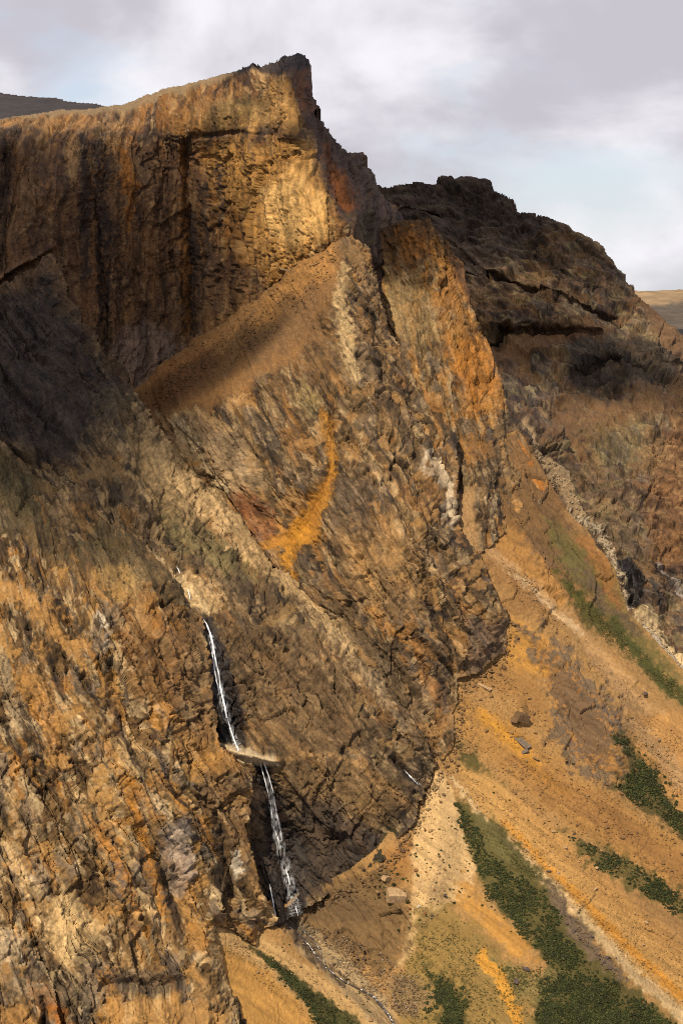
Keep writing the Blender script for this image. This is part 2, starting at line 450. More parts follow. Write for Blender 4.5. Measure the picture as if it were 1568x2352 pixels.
def rock_debris(c, col, thr=.22, amt=.75, soft=.5):
    """pockets of loose fines caught on the gentler parts of the rock"""
    sd = c.seed
    n = fbm(c.U / 24., c.V / 17., 5, sd + 91, .6) + .25 * (c.cell[2][0] - .5) - .16 * sstep(0, 6, c.disp)
    m = (sstep(thr, thr + .1, n) * amt).astype(F32)
    g = np.clip(1 + .35 * fbm(c.U / 1.6, c.V / 1.6, 3, sd + 92, .7), .5, 1.6)
    c.col = (c.col * (1 - m[:, None]) + np.asarray(col)[None] * g[:, None] * m[:, None]).astype(F32)
    c.soft = np.maximum(c.soft, m * soft).astype(F32)

K_dark = alb(64, 55, 50); K_brown = alb(112, 86, 58); K_grey = alb(122, 106, 88); K_tan = alb(178, 140, 92); K_pale = alb(222, 196, 158)
K_ochre = alb(186, 124, 44); K_orange = alb(204, 136, 40); K_rust = alb(134, 80, 38); K_olive = alb(112, 104, 58); K_green = alb(58, 66, 26); K_dgreen = alb(38, 46, 20)
K_black = alb(34, 30, 30); K_purple = alb(112, 94, 90)
S_tan = alb(214, 172, 112); S_or = alb(206, 150, 72); S_brown = alb(168, 120, 68); S_yel = alb(226, 160, 52)
# ------------------------------------------------------------------ the landforms, far to near
def far_relief(c):
    c.disp = (4 * fbm(c.U / 60., c.V / 25., 4, c.seed)).astype(F32); c.grain = np.clip(1 + .35 * fbm(c.U / 30., c.V / 6., 4, c.seed + 9), .5, 1.6).astype(F32)
def paint_farhill(c):
    c.col = alb(176, 146, 108)[None] * c.grain[:, None]
    P_poly(c, [(1440, 716), (1500, 702), (1600, 690), (1760, 690), (1760, 900), (1440, 900)], alb(92, 82, 72), .9, 8)  # lower slopes painted dark for the shade lying on them
build_sheet('far_hill', [(1380, 720), (1450, 667), (1500, 667), (1568, 664), (1760, 655), (1760, 860), (1380, 860)],
            [(1380, 760, 4200), (1380, 667, 5200), (1500, 667, 5000), (1760, 655, 5000), (1500, 760, 3400), (1760, 760, 3300), (1500, 860, 2500), (1760, 860, 2500), (1500, 710, 4200), (1700, 710, 4100)],
            relief=far_relief, paint=paint_farhill, material=M_FAR, g=2.4, rough=.5, skirt=((40, .4), (600, .4), (1500, .5)), label='distant pale tundra hill on the right horizon', seed=900)
def paint_farridge(c):
    c.col = alb(66, 58, 58)[None] * c.grain[:, None]  # shade over the ridge is held in its dark base colour
build_sheet('plateau_ridge', [(-140, 205), (0, 214), (80, 220), (150, 229), (200, 236), (236, 243), (300, 262), (300, 330), (-140, 330)],
            [(-140, 205, 3000), (0, 214, 2950), (236, 243, 2700), (300, 262, 2650), (0, 280, 2300), (300, 330, 2100), (-140, 330, 2100)],
            relief=far_relief, paint=paint_farridge, material=M_FAR, g=1.6, rough=.8, label='dark stony ridge behind the plateau at upper left', seed=910)

# ---- dark mountain behind, right
BACK_C = [(860, 420, 1900), (1000, 410, 1880), (1130, 412, 1850), (1180, 470, 1820), (1290, 515, 1800), (1380, 565, 1780), (1450, 660, 1760), (1568, 775, 1740), (1720, 930, 1720), (1100, 600, 1790), (1250, 700, 1735), (1100, 770, 1720), (1400, 800, 1690), (1568, 870, 1680), (1180, 900, 1610), (1350, 910, 1610), (1240, 960, 1550), (1568, 950, 1600), (1300, 1050, 1510), (1450, 1100, 1500), (1568, 1150, 1500), (1720, 1150, 1500), (1380, 1250, 1445), (1480, 1300, 1430), (1568, 1350, 1430), (1450, 1440, 1385), (1568, 1560, 1340), (1700, 1660, 1310), (1200, 990, 1490), (850, 600, 1850), (1000, 900, 1660)]
def relief_back(c):
    rock_relief(c, ang=152, levels=((30, 1.5, 8), (12, 1.5, 4.4), (5, 1.5, 2.2), (2.2, 1.4, 1.1)), big=12, ledge=2.0, groove=.5, gain=.75, emin=.45, lean=-.25, huge=10)
    notches(c, 520, 100, .6, (4, 20), (1.5, 5.5)); c.grain = np.clip(c.grain * (1 + .35 * fbm(c.U / 2.4, c.V / 1.6, 3, 231, .7)), .3, 2).astype(F32)
def paint_back(c):
    rock_base(c, [alb(80, 66, 60), alb(106, 84, 68), alb(128, 100, 74), alb(150, 122, 88)], ochre=alb(134, 98, 58), oa=.5, pale=alb(156, 138, 98), pa=.4, dark=alb(52, 46, 46), grey=alb(110, 98, 88), ga=.5)
    rock_debris(c, alb(136, 100, 64), .26, .6)
    P_poly(c, [(850, 400), (1300, 400), (1300, 520), (1200, 560), (1150, 640), (1060, 640), (1000, 560), (850, 520)], alb(82, 70, 64), .7, 30, patch=.5)  # dark rock near the top, with shade mixed into its colour
    P_line(c, [(1100, 790, 12), (1200, 800, 22), (1300, 775, 16), (1400, 760, 8)], alb(128, 94, 66), .8, 8, patch=.3, soft=.5)
    P_poly(c, [(1240, 960), (1300, 905), (1420, 915), (1500, 880), (1600, 860), (1600, 950), (1480, 960), (1400, 1000), (1330, 1020), (1250, 1000)], alb(132, 98, 64), .7, 18, patch=1.2, soft=.35)
    P_poly(c, [(1300, 800), (1400, 760), (1540, 790), (1568, 850), (1480, 880), (1300, 880)], alb(84, 74, 64), .7, 12)  # shade on the crag painted as a darker tone
    P_poly(c, [(1300, 860), (1400, 830), (1420, 905), (1330, 900)], alb(72, 62, 56), .5, 12, patch=.8)  # shade painted into the arched recess
    P_poly(c, [(1440, 660), (1480, 690), (1700, 850), (1700, 900), (1568, 830), (1490, 740)], alb(130, 98, 70), .8, 10, soft=.6)
    P_poly(c, [(1330, 990), (1480, 960), (1560, 1000), (1500, 1080), (1400, 1060)], alb(150, 140, 96), .2, 14, patch=1.5)
    P_poly(c, [(1490, 1000), (1700, 900), (1700, 1300), (1500, 1300)], alb(150, 104, 62), .5, 30, patch=1)
    P_poly(c, [(1230, 1050), (1400, 1050), (1500, 1250), (1500, 1330), (1380, 1250), (1300, 1150)], alb(120, 98, 70), .4, 20, patch=1.2, soft=.1)
    # pale gully debris
    P_line(c, [(1200, 985, 5), (1240, 1040, 12), (1290, 1090, 20), (1320, 1150, 16), (1350, 1200, 8)], alb(186, 156, 116), .85, 5, patch=.5, soft=.7)
    P_line(c, [(1310, 1170, 7), (1360, 1225, 7), (1400, 1270, 6), (1425, 1330, 7), (1440, 1390, 5)], alb(214, 192, 158), .8, 3, patch=.6, pscale=9)
    P_poly(c, [(1455, 1395), (1480, 1400), (1510, 1450), (1560, 1490), (1600, 1530), (1580, 1560), (1500, 1480), (1460, 1430)], alb(216, 188, 142), .85, 5, patch=.9)
    P_line(c, [(1480, 1440, 5), (1520, 1490, 10), (1600, 1575, 14)], alb(196, 180, 158), .9, 4, soft=.9)
    # black wet streaks
    P_poly(c, [(1418, 1300), (1450, 1290), (1475, 1310), (1478, 1330), (1462, 1395), (1448, 1390), (1430, 1350)], K_black, .95, 4, wet=1, patch=.25)
    P_line(c, [(1490, 1330, 5), (1510, 1370, 7), (1518, 1400, 5)], K_black, .9, 3, wet=1, patch=.2)
    P_line(c, [(1515, 1290, 4), (1540, 1330, 7), (1568, 1370, 6)], alb(180, 164, 148), .8, 4, patch=.4)
    P_line(c, [(1500, 1290, 3), (1530, 1330, 3), (1560, 1380, 3)], K_black, .8, 2, patch=.3)
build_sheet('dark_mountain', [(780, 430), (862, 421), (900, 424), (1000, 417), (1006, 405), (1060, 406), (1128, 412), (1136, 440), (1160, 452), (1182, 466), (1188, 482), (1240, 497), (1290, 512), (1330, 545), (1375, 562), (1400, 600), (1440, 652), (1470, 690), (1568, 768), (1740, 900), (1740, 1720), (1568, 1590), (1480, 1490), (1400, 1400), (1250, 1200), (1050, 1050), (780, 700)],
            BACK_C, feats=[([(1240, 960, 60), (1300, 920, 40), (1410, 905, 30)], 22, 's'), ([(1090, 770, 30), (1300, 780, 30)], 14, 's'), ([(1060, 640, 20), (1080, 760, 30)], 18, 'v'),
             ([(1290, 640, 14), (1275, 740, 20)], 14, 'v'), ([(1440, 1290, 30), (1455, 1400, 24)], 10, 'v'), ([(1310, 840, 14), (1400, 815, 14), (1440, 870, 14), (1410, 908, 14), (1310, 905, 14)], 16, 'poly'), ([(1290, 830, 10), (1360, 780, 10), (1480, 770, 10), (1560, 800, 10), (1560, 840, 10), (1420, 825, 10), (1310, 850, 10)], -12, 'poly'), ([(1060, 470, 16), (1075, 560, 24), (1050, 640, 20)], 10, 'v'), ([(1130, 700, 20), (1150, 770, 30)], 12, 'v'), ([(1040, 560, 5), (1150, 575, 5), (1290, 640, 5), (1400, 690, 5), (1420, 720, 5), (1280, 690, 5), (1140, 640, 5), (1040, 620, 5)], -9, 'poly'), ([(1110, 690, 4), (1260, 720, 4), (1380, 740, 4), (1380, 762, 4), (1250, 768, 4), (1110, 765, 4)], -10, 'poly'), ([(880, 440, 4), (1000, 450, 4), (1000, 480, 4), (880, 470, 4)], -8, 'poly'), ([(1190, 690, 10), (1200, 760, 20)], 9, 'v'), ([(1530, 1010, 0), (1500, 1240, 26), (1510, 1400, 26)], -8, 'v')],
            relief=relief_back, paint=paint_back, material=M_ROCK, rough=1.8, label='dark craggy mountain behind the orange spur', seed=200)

# ---- summit mountain with the big wall
MAIN_C = [(-120, 285, 1800), (0, 268, 1780), (240, 240, 1740), (480, 175, 1660), (680, 118, 1580), (-120, 300, 1570), (0, 296, 1570), (120, 290, 1580), (250, 282, 1590), (400, 250, 1590), (500, 215, 1560), (600, 170, 1525),
          (-120, 360, 1500), (0, 360, 1500), (120, 350, 1520), (250, 350, 1545), (340, 350, 1556), (430, 350, 1570), (500, 330, 1545), (600, 240, 1508), (0, 450, 1465), (0, 600, 1430), (-120, 600, 1410), (100, 450, 1475), (230, 500, 1520), (340, 500, 1540), (430, 500, 1560), (450, 700, 1545), (520, 560, 1530), (600, 450, 1490), (600, 300, 1505), (740, 450, 1432), (778, 530, 1415), (690, 270, 1462), (655, 160, 1490),
          (310, 890, 1480), (600, 650, 1480), (310, 700, 1520), (200, 770, 1480),
          (713, 141, 1560), (738, 265, 1560), (800, 350, 1590), (858, 410, 1610), (770, 400, 1490), (800, 490, 1445), (850, 480, 1525), (900, 520, 1560), (900, 600, 1510), (960, 640, 1540), (960, 800, 1480), (600, 960, 1470), (-120, 800, 1400)]
def relief_main(c):
    rock_relief(c, ang=92, levels=((24, 4.0, 4.0), (9, 3.4, 1.9), (4, 2.6, 1.05), (1.9, 2.0, .75)), big=6, cracks=1.2, emin=.6, edge=25, huge=5)
    notches(c, 800, 92, .5, (2.5, 11), (1.0, 3.2)); notches(c, 60, 92, .25, (14, 40), (2, 4.5), 2)
def paint_main(c):
    rock_base(c, [alb(78, 56, 42), alb(116, 80, 48), alb(150, 104, 56), alb(178, 130, 74)], ochre=alb(166, 114, 54), oa=.5, pale=alb(196, 160, 110), pa=.4, dark=alb(74, 58, 50), da=.6)
    P_poly(c, [(-130, 330), (200, 320), (460, 340), (470, 560), (600, 660), (440, 800), (300, 960), (100, 800), (-130, 700)], alb(116, 88, 66), .6, 30)
    # golden wall: sunlit spot strengthened in the rock colour
    P_poly(c, [(470, 345), (520, 320), (700, 318), (745, 450), (780, 540), (700, 590), (620, 655), (580, 600), (560, 500), (490, 430)], alb(210, 154, 78), .6, 26, patch=.9, pscale=34)
    P_poly(c, [(590, 430), (700, 400), (745, 470), (740, 540), (650, 560), (600, 500)], alb(228, 186, 118), .5, 26, patch=.8, pscale=44)
    P_poly(c, [(600, 190), (650, 165), (690, 260), (700, 295), (560, 295), (540, 260), (600, 230)], alb(198, 152, 88), .55, 18, patch=.8)
    P_poly(c, [(400, 250), (480, 205), (560, 200), (520, 270), (480, 300), (400, 300)], alb(170, 124, 68), .5, 14, patch=.8)
    P_poly(c, [(480, 240), (590, 215), (600, 260), (540, 300), (470, 310)], alb(120, 100, 62), .6, 14, patch=.5)
    P_line(c, [(-120, 318, 7), (60, 306, 8), (160, 300, 9), (300, 300, 10), (400, 318, 10), (440, 320, 7), (560, 302, 7), (700, 308, 8)], alb(74, 62, 54), .6, 7, patch=.6)
    P_line(c, [(-120, 296, 10), (60, 288, 11), (200, 284, 9), (330, 270, 7)], alb(172, 130, 82), .6, 9, patch=.7)
    P_poly(c, [(-140, 260), (240, 236), (480, 170), (560, 150), (560, 165), (480, 192), (330, 240), (200, 262), (60, 276), (-140, 285)], alb(158, 132, 96), .9, 5, soft=.9)
    # dark streaks of seeping water
    for (x, y0_, y1_, w, a) in ((15, 340, 620, 10, .6), (150, 330, 470, 8, .5), (195, 320, 640, 12, .75), (225, 330, 800, 10, .85), (248, 360, 820, 9, .75), (270, 520, 860, 6, .6), (428, 330, 520, 8, .6), (440, 500, 760, 14, .8), (468, 430, 640, 9, .7), (497, 380, 520, 6, .85), (505, 330, 420, 5, .6), (560, 320, 380, 4, .7), (585, 322, 370, 4, .6), (330, 380, 560, 6, .35), (95, 380, 640, 8, .35), (380, 420, 700, 7, .35)):
        k = (y1_ - y0_) / 4.
        P_line(c, [(x + random.uniform(-5, 5), y0_ + k * i, w * (1.1 - .12 * i)) for i in range(5)], alb(48, 38, 36), a, 5, rough=.5, patch=.5, pscale=9, wet=.4)
    P_line(c, [(420, 340, 7), (425, 560, 9), (432, 760, 8)], alb(176, 116, 48), .5, 6, patch=.5)
    P_line(c, [(280, 350, 10), (300, 420, 14), (300, 520, 6)], alb(190, 120, 44), .55, 8, patch=.6)
    P_line(c, [(170, 345, 20), (165, 400, 14)], alb(190, 150, 100), .5, 8, patch=.6)
    P_poly(c, [(250, 790), (330, 730), (400, 760), (420, 800), (320, 890), (280, 860)], alb(150, 130, 118), .55, 12, patch=.8)
    # shadowed right flank: shade painted into the purple-brown rock
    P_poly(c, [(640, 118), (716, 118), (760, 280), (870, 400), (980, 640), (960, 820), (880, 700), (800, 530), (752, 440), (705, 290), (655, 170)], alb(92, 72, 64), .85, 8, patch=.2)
    P_line(c, [(690, 170, 14), (700, 230, 14), (710, 260, 8)], alb(128, 80, 46), .7, 8, patch=.4)
    P_line(c, [(770, 400, 14), (790, 450, 20), (800, 480, 10)], alb(170, 100, 42), .75, 8, patch=.3)
    P_line(c, [(750, 340, 10), (760, 375, 14)], alb(150, 92, 48), .6, 8, patch=.4)
    P_poly(c, [(480, 178), (640, 118), (700, 118), (715, 150), (660, 160), (600, 158), (560, 168)], alb(70, 60, 58), .9, 5)  # summit cap darkened in colour to read as shaded
    P_poly(c, [(800, 500), (850, 490), (880, 560), (830, 560)], alb(104, 92, 64), .6, 10, patch=.6)
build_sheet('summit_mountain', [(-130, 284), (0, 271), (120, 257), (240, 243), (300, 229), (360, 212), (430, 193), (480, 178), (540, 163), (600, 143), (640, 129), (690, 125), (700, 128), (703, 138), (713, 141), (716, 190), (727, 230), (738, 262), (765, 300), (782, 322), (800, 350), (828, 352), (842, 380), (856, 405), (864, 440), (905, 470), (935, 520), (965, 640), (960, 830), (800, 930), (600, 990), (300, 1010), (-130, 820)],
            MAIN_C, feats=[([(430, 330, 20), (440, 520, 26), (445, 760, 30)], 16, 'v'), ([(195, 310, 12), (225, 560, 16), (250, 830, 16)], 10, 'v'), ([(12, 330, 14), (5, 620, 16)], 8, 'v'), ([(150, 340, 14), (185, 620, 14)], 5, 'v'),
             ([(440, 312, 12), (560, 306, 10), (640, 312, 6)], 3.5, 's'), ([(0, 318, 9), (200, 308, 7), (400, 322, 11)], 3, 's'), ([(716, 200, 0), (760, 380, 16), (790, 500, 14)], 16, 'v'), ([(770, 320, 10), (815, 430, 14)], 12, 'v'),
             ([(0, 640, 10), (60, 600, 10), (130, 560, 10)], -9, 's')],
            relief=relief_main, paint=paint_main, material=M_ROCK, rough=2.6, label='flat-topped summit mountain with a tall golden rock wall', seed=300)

# ---- the slopes on the right and the orange spur share one base
SLOPE_C = [(1170, 1420, 1264), (1160, 1500, 1250), (1050, 1560, 1228), (1060, 1180, 1310), (1200, 1000, 1400), (1050, 1010, 1370), (1240, 1070, 1385), (1300, 1160, 1365), (1410, 1310, 1330), (1445, 1410, 1318), (1568, 1530, 1295), (1700, 1640, 1270), (1300, 1500, 1258), (1400, 1600, 1245), (1568, 1700, 1250), (1200, 1700, 1212), (1400, 1750, 1213), (1568, 1960, 1198), (1040, 1700, 1196), (1005, 1770, 1186), (1250, 1950, 1160), (1400, 2100, 1146), (1568, 2352, 1118), (1568, 2150, 1160), (950, 1850, 1168), (960, 2000, 1140), (910, 2190, 1115), (1100, 2000, 1145), (1150, 2200, 1105), (1200, 2352, 1075), (1000, 2300, 1085), (900, 2352, 1082), (690, 2085, 1143), (610, 2040, 1150), (700, 2150, 1125), (800, 2250, 1105), (640, 2120, 1119), (590, 2170, 1105), (500, 2130, 1090), (560, 2352, 1044), (700, 2352, 1065), (800, 2352, 1082), (850, 1960, 1146), (1700, 2450, 1110), (1000, 2450, 1060), (500, 2450, 1015)]
SPUR_C = SLOPE_C[:12] + [(985, 500, 1490), (900, 520, 1525), (870, 600, 1510), (1060, 620, 1480), (1110, 780, 1440), (1168, 930, 1400), (950, 750, 1440), (1000, 850, 1405), (1100, 1000, 1368), (880, 740, 1455), (950, 600, 1480), (1185, 975, 1405)]
def relief_spur(c):
    rock_relief(c, ang=100, levels=((22, 2.6, 6), (9, 2.2, 3.2), (4, 1.8, 1.6), (1.9, 1.6, .9)), big=6, cracks=1.2, gain=.65, emin=.5, huge=6)
    notches(c, 240, 100, .6, (2.5, 11), (1.2, 3.6))
def paint_spur(c):
    rock_base(c, [alb(78, 64, 50), alb(108, 84, 58), alb(140, 108, 68), alb(176, 140, 94)], ochre=alb(186, 128, 54), oa=.5, pale=alb(200, 170, 124), pa=.4, dark=alb(70, 58, 48), grey=alb(128, 112, 94), ga=.5)
    rock_debris(c, alb(180, 126, 66), .28, .6)
    P_poly(c, [(860, 500), (985, 490), (1010, 560), (960, 640), (900, 620), (860, 640)], alb(104, 74, 48), .7, 20, patch=.6)
    P_poly(c, [(985, 560), (1030, 560), (1080, 680), (1110, 790), (1160, 900), (1170, 940), (1110, 960), (1050, 960), (1060, 880), (1030, 780), (1000, 680)], alb(180, 122, 52), .6, 16, patch=1.4, pscale=24)
    P_poly(c, [(1040, 800), (1110, 790), (1150, 880), (1080, 930), (1050, 860)], alb(190, 120, 42), .4, 14, patch=1.2)
    P_poly(c, [(880, 660), (960, 640), (1000, 700), (1010, 780), (950, 800), (900, 760)], alb(168, 138, 92), .6, 16, patch=.6)
    P_poly(c, [(900, 540), (940, 520), (980, 560), (940, 600)], alb(190, 122, 44), .5, 12, patch=.8)
    P_poly(c, [(1000, 495), (1060, 600), (1085, 690), (1075, 690), (1030, 590), (985, 510)], alb(86, 62, 48), .8, 8)  # edge turned away from the sun, its shade painted dark
    P_poly(c, [(1060, 1010), (1120, 1005), (1140, 1040), (1090, 1070), (1060, 1050)], alb(176, 124, 66), .6, 14, patch=1.2, soft=.6)
    P_poly(c, [(1140, 970), (1200, 990), (1240, 1080), (1200, 1160), (1120, 1100), (1130, 1020)], alb(120, 96, 66), .5, 14, patch=.6)
    P_line(c, [(1190, 1010, 3), (1230, 1090, 9), (1245, 1120, 6)], alb(196, 124, 52), .9, 4, soft=.8)
    P_line(c, [(1075, 1140, 14), (1065, 1210, 22), (1080, 1270, 26)], alb(190, 148, 98), .85, 8, soft=.8, patch=.3)
build_sheet('rock_spur', [(872, 530), (900, 512), (930, 505), (985, 498), (1005, 530), (1060, 598), (1078, 680), (1105, 770), (1125, 800), (1150, 860), (1168, 930), (1175, 960), (1200, 995), (1240, 1070), (1262, 1110), (1230, 1180), (1150, 1230), (1090, 1300), (1000, 1250), (920, 1000), (830, 800), (820, 600)],
            SPUR_C, feats=[([(985, 560, 30), (1020, 690, 50), (1060, 800, 50)], -6, 's'), ([(950, 620, 30), (990, 760, 40), (1020, 900, 40)], 7, 's')],
            relief=relief_spur, paint=paint_spur, material=M_ROCK, rough=3.6, off=-3, weld=(SLOPE_C, [(1040, 1040), (1190, 985), (1300, 1050), (1300, 1350), (1000, 1350)], 90, -1.5), label='orange-stained rock spur right of the central buttress', seed=400)

def relief_slope(c):
    rock_relief(c, ang=125, levels=((16, 2.5, 3), (7, 2.2, 1.9), (3.4, 2.0, 1.0), (1.8, 1.6, .5)), big=5.0, cracks=.9, gain=1.2, edge=0)
    # loose debris: runnels down the fall line and small stones
    fl = 2.0 * fbm(c.U / 50., c.V / 50., 3, 511)
    c.extra = (.9 * fbm((c.U - c.V) / 60., (c.U * .62 + c.V) / 6., 4, 512, .55) + fl + .30 * fbm(c.U / 1.4, c.V / 1.4, 3, 513, .7)).astype(F32)
    c.grain = np.clip(1 + .42 * fbm((c.U - c.V) / 60., (c.U * .62 + c.V) / 3.0, 5, 514, .6) + .28 * fbm(c.U / 1.8, c.V / 1.8, 3, 515, .8), .4, 1.8).astype(F32)
def paint_slope(c):
    cell_base = c.grain
    rock_base(c, [alb(96, 82, 64), alb(128, 104, 74), alb(150, 122, 82), alb(178, 146, 98)], ochre=alb(196, 134, 60), oa=.5, pale=alb(200, 172, 130), pa=.3, dark=alb(84, 74, 64), da=.5)
    # everything loose to start with
    P_poly(c, [(1000, 1000), (1200, 980), (1560, 1500), (1720, 1620), (1720, 2460), (400, 2460), (400, 1900), (1000, 1500)], alb(186, 142, 86), .95, 8, soft=1)
    # upper mixed ground
    P_poly(c, [(1050, 1010), (1200, 990), (1300, 1150), (1400, 1300), (1380, 1420), (1250, 1300), (1150, 1250), (1080, 1150)], alb(140, 104, 66), .9, 20, patch=.6, soft=.35)
    P_poly(c, [(1060, 1150), (1200, 1150), (1330, 1290), (1420, 1430), (1330, 1420), (1180, 1420), (1100, 1280)], alb(158, 116, 70), .85, 24, patch=1.2, pscale=30, soft=.6)
    P_poly(c, [(1180, 1200), (1300, 1220), (1360, 1330), (1300, 1380), (1200, 1290)], alb(116, 92, 66), .7, 20, patch=2, pscale=26, soft=.1)
    P_poly(c, [(1130, 1130), (1230, 1080), (1300, 1180), (1260, 1260), (1160, 1230)], alb(122, 92, 58), .7, 16, patch=1.2, soft=.15)
    P_poly(c, [(1100, 1180), (1170, 1200), (1230, 1290), (1330, 1400), (1280, 1400), (1170, 1300), (1110, 1260)], alb(196, 142, 76), .75, 16, patch=.8)
    P_poly(c, [(1250, 1200), (1330, 1230), (1420, 1330), (1450, 1420), (1568, 1560), (1720, 1700), (1720, 1760), (1568, 1620), (1470, 1530), (1390, 1430), (1300, 1330)], alb(112, 104, 56), .8, 18, patch=.9)
    P_poly(c, [(1340, 1300), (1420, 1400), (1480, 1460), (1440, 1460), (1360, 1380), (1310, 1310)], alb(116, 92, 74), .7, 12, patch=1, soft=.4)
    P_poly(c, [(1270, 1310), (1340, 1380), (1420, 1430), (1480, 1500), (1580, 1590), (1720, 1700), (1720, 1760), (1568, 1620), (1500, 1560), (1440, 1500), (1360, 1440), (1290, 1370)], alb(74, 78, 32), .85, 9, patch=.7)
    P_poly(c, [(1350, 1230), (1400, 1300), (1430, 1400), (1400, 1380), (1350, 1290), (1320, 1230)], alb(168, 112, 60), .7, 10, patch=.5)
    P_line(c, [(1130, 1270, 14), (1200, 1340, 16), (1280, 1400, 14), (1340, 1460, 14), (1400, 1540, 20), (1480, 1640, 34), (1600, 1760, 60)], alb(200, 158, 108), .8, 10, patch=.5)
    P_line(c, [(1180, 1330, 5), (1260, 1390, 6), (1330, 1450, 6)], alb(216, 184, 140), .8, 4, patch=.4)
    # orange scree under the buttress foot
    P_poly(c, [(1175, 1420), (1260, 1470), (1330, 1580), (1350, 1640), (1260, 1560), (1180, 1540), (1160, 1510)], S_or, .9, 12, patch=.4)
    P_poly(c, [(1060, 1550), (1160, 1510), (1230, 1560), (1300, 1700), (1240, 1660), (1170, 1600)], alb(166, 120, 66), .6, 16, patch=.6)
    # grey rock rib in the middle right
    P_poly(c, [(1200, 1440), (1290, 1490), (1380, 1590), (1425, 1650), (1430, 1700), (1400, 1740), (1440, 1790), (1380, 1800), (1310, 1760), (1265, 1690), (1290, 1620), (1230, 1520)], alb(126, 106, 84), .9, 14, patch=2.0, pscale=30, soft=.0)
    P_poly(c, [(1330, 1590), (1425, 1650), (1425, 1700), (1370, 1700)], alb(120, 104, 88), .7, 12, patch=1.2, soft=0)
    P_poly(c, [(1230, 1480), (1330, 1560), (1420, 1680), (1420, 1780), (1330, 1740), (1280, 1620)], alb(192, 136, 70), .7, 4, patch=1.6, pscale=12, rough=1.5, soft=.5)
    P_poly(c, [(1250, 1500), (1380, 1620), (1420, 1740), (1340, 1740), (1280, 1620)], alb(108, 92, 76), .7, 6, patch=1.5, pscale=16, soft=0, seed=9)
    # big orange scree
    P_poly(c, [(1050, 1580), (1120, 1640), (1230, 1700), (1320, 1790), (1450, 1860), (1600, 1960), (1720, 2050), (1720, 2250), (1568, 2060), (1400, 1960), (1250, 1850), (1120, 1740), (1050, 1690)], alb(190, 140, 76), .8, 16, patch=.6)
    P_line(c, [(1110, 1640, 10), (1190, 1720, 16), (1230, 1770, 12), (1300, 1830, 6)], S_yel, .7, 14, patch=.5)
    P_poly(c, [(1160, 1740), (1250, 1760), (1420, 1860), (1600, 1990), (1720, 2090), (1720, 2160), (1568, 2040), (1400, 1920), (1250, 1840)], alb(160, 114, 66), .6, 16, patch=.9)
    P_poly(c, [(1040, 1700), (1060, 1710), (1140, 1790), (1160, 1810), (1100, 1790), (1050, 1740)], alb(82, 82, 40), .85, 8, patch=.8)
    # long yellow band
    P_poly(c, [(1050, 1760), (1120, 1780), (1260, 1900), (1400, 2030), (1568, 2180), (1720, 2300), (1720, 2460), (1568, 2330), (1440, 2210), (1330, 2080), (1200, 1960), (1100, 1860)], alb(206, 158, 92), .9, 10, patch=.4)
    P_line(c, [(1040, 1790, 5), (1130, 1900, 9), (1230, 1995, 11), (1330, 2100, 12), (1440, 2220, 14), (1568, 2335, 14), (1700, 2450, 14)], alb(238, 204, 150), .75, 6, patch=.4)
    P_line(c, [(1160, 1890, 5), (1300, 2030, 8), (1420, 2150, 9), (1568, 2290, 10)], alb(220, 150, 48), .7, 7, patch=.4)
    P_line(c, [(1180, 1850, 14), (1330, 1980, 22), (1480, 2110, 24), (1620, 2230, 24)], alb(196, 146, 84), .6, 12, patch=.8)
    P_poly(c, [(1400, 1990), (1568, 2110), (1720, 2220), (1720, 2270), (1568, 2170), (1440, 2060)], alb(170, 128, 80), .5, 14, patch=.8)
    # upper right pale scree
    P_poly(c, [(1430, 1640), (1568, 1640), (1720, 1780), (1720, 2010), (1568, 1870), (1470, 1760)], alb(206, 152, 86), .8, 14, patch=.4)
    P_line(c, [(1450, 1660, 14), (1520, 1740, 18), (1600, 1830, 24)], alb(196, 158, 112), .7, 10, patch=.6)
    # greens
    P_poly(c, [(1395, 1685), (1440, 1690), (1480, 1740), (1530, 1830), (1580, 1900), (1720, 2010), (1720, 2050), (1568, 1930), (1480, 1860), (1400, 1800), (1440, 1780), (1440, 1740)], alb(84, 80, 42), .85, 10, patch=1.0)
    P_poly(c, [(1285, 1915), (1400, 1955), (1500, 2010), (1600, 2070), (1720, 2150), (1720, 2230), (1568, 2110), (1450, 2040), (1340, 1970)], alb(96, 90, 46), .8, 12, patch=1.2)
    P_poly(c, [(1040, 1830), (1090, 1850), (1160, 1910), (1220, 1980), (1290, 2060), (1340, 2140), (1430, 2250), (1560, 2352), (1600, 2460), (1240, 2460), (1220, 2300), (1270, 2240), (1210, 2160), (1120, 2060), (1060, 1930)], alb(88, 84, 42), .9, 12, patch=.9)
    P_poly(c, [(1080, 1850), (1140, 1880), (1190, 1960), (1250, 2010), (1200, 2010), (1130, 1960), (1090, 1900)], alb(122, 112, 66), .7, 10, patch=.9)
    P_poly(c, [(1250, 2010), (1290, 2060), (1350, 2150), (1440, 2260), (1400, 2240), (1330, 2180), (1280, 2100)], alb(132, 110, 88), .85, 8, patch=.6)
    # pale fan
    P_poly(c, [(1008, 1765), (1040, 1820), (1065, 1930), (1092, 1995), (1080, 2070), (1020, 2075), (970, 2140), (940, 2200), (905, 2220), (930, 2170), (945, 2050), (945, 1920), (975, 1830)], alb(228, 188, 130), .95, 6, patch=.25)
    P_poly(c, [(1060, 2010), (1100, 2070), (1200, 2150), (1230, 2210), (1160, 2180), (1090, 2110), (1050, 2070)], S_or, .85, 9, patch=.8)
    P_poly(c, [(950, 2080), (1030, 2080), (1130, 2160), (1220, 2260), (1230, 2460), (960, 2460), (900, 2280), (940, 2200)], alb(150, 124, 66), .75, 14, patch=.9)
    P_poly(c, [(1130, 2200), (1210, 2240), (1290, 2230), (1280, 2280), (1200, 2300), (1140, 2250)], alb(136, 122, 72), .7, 10, patch=.8)
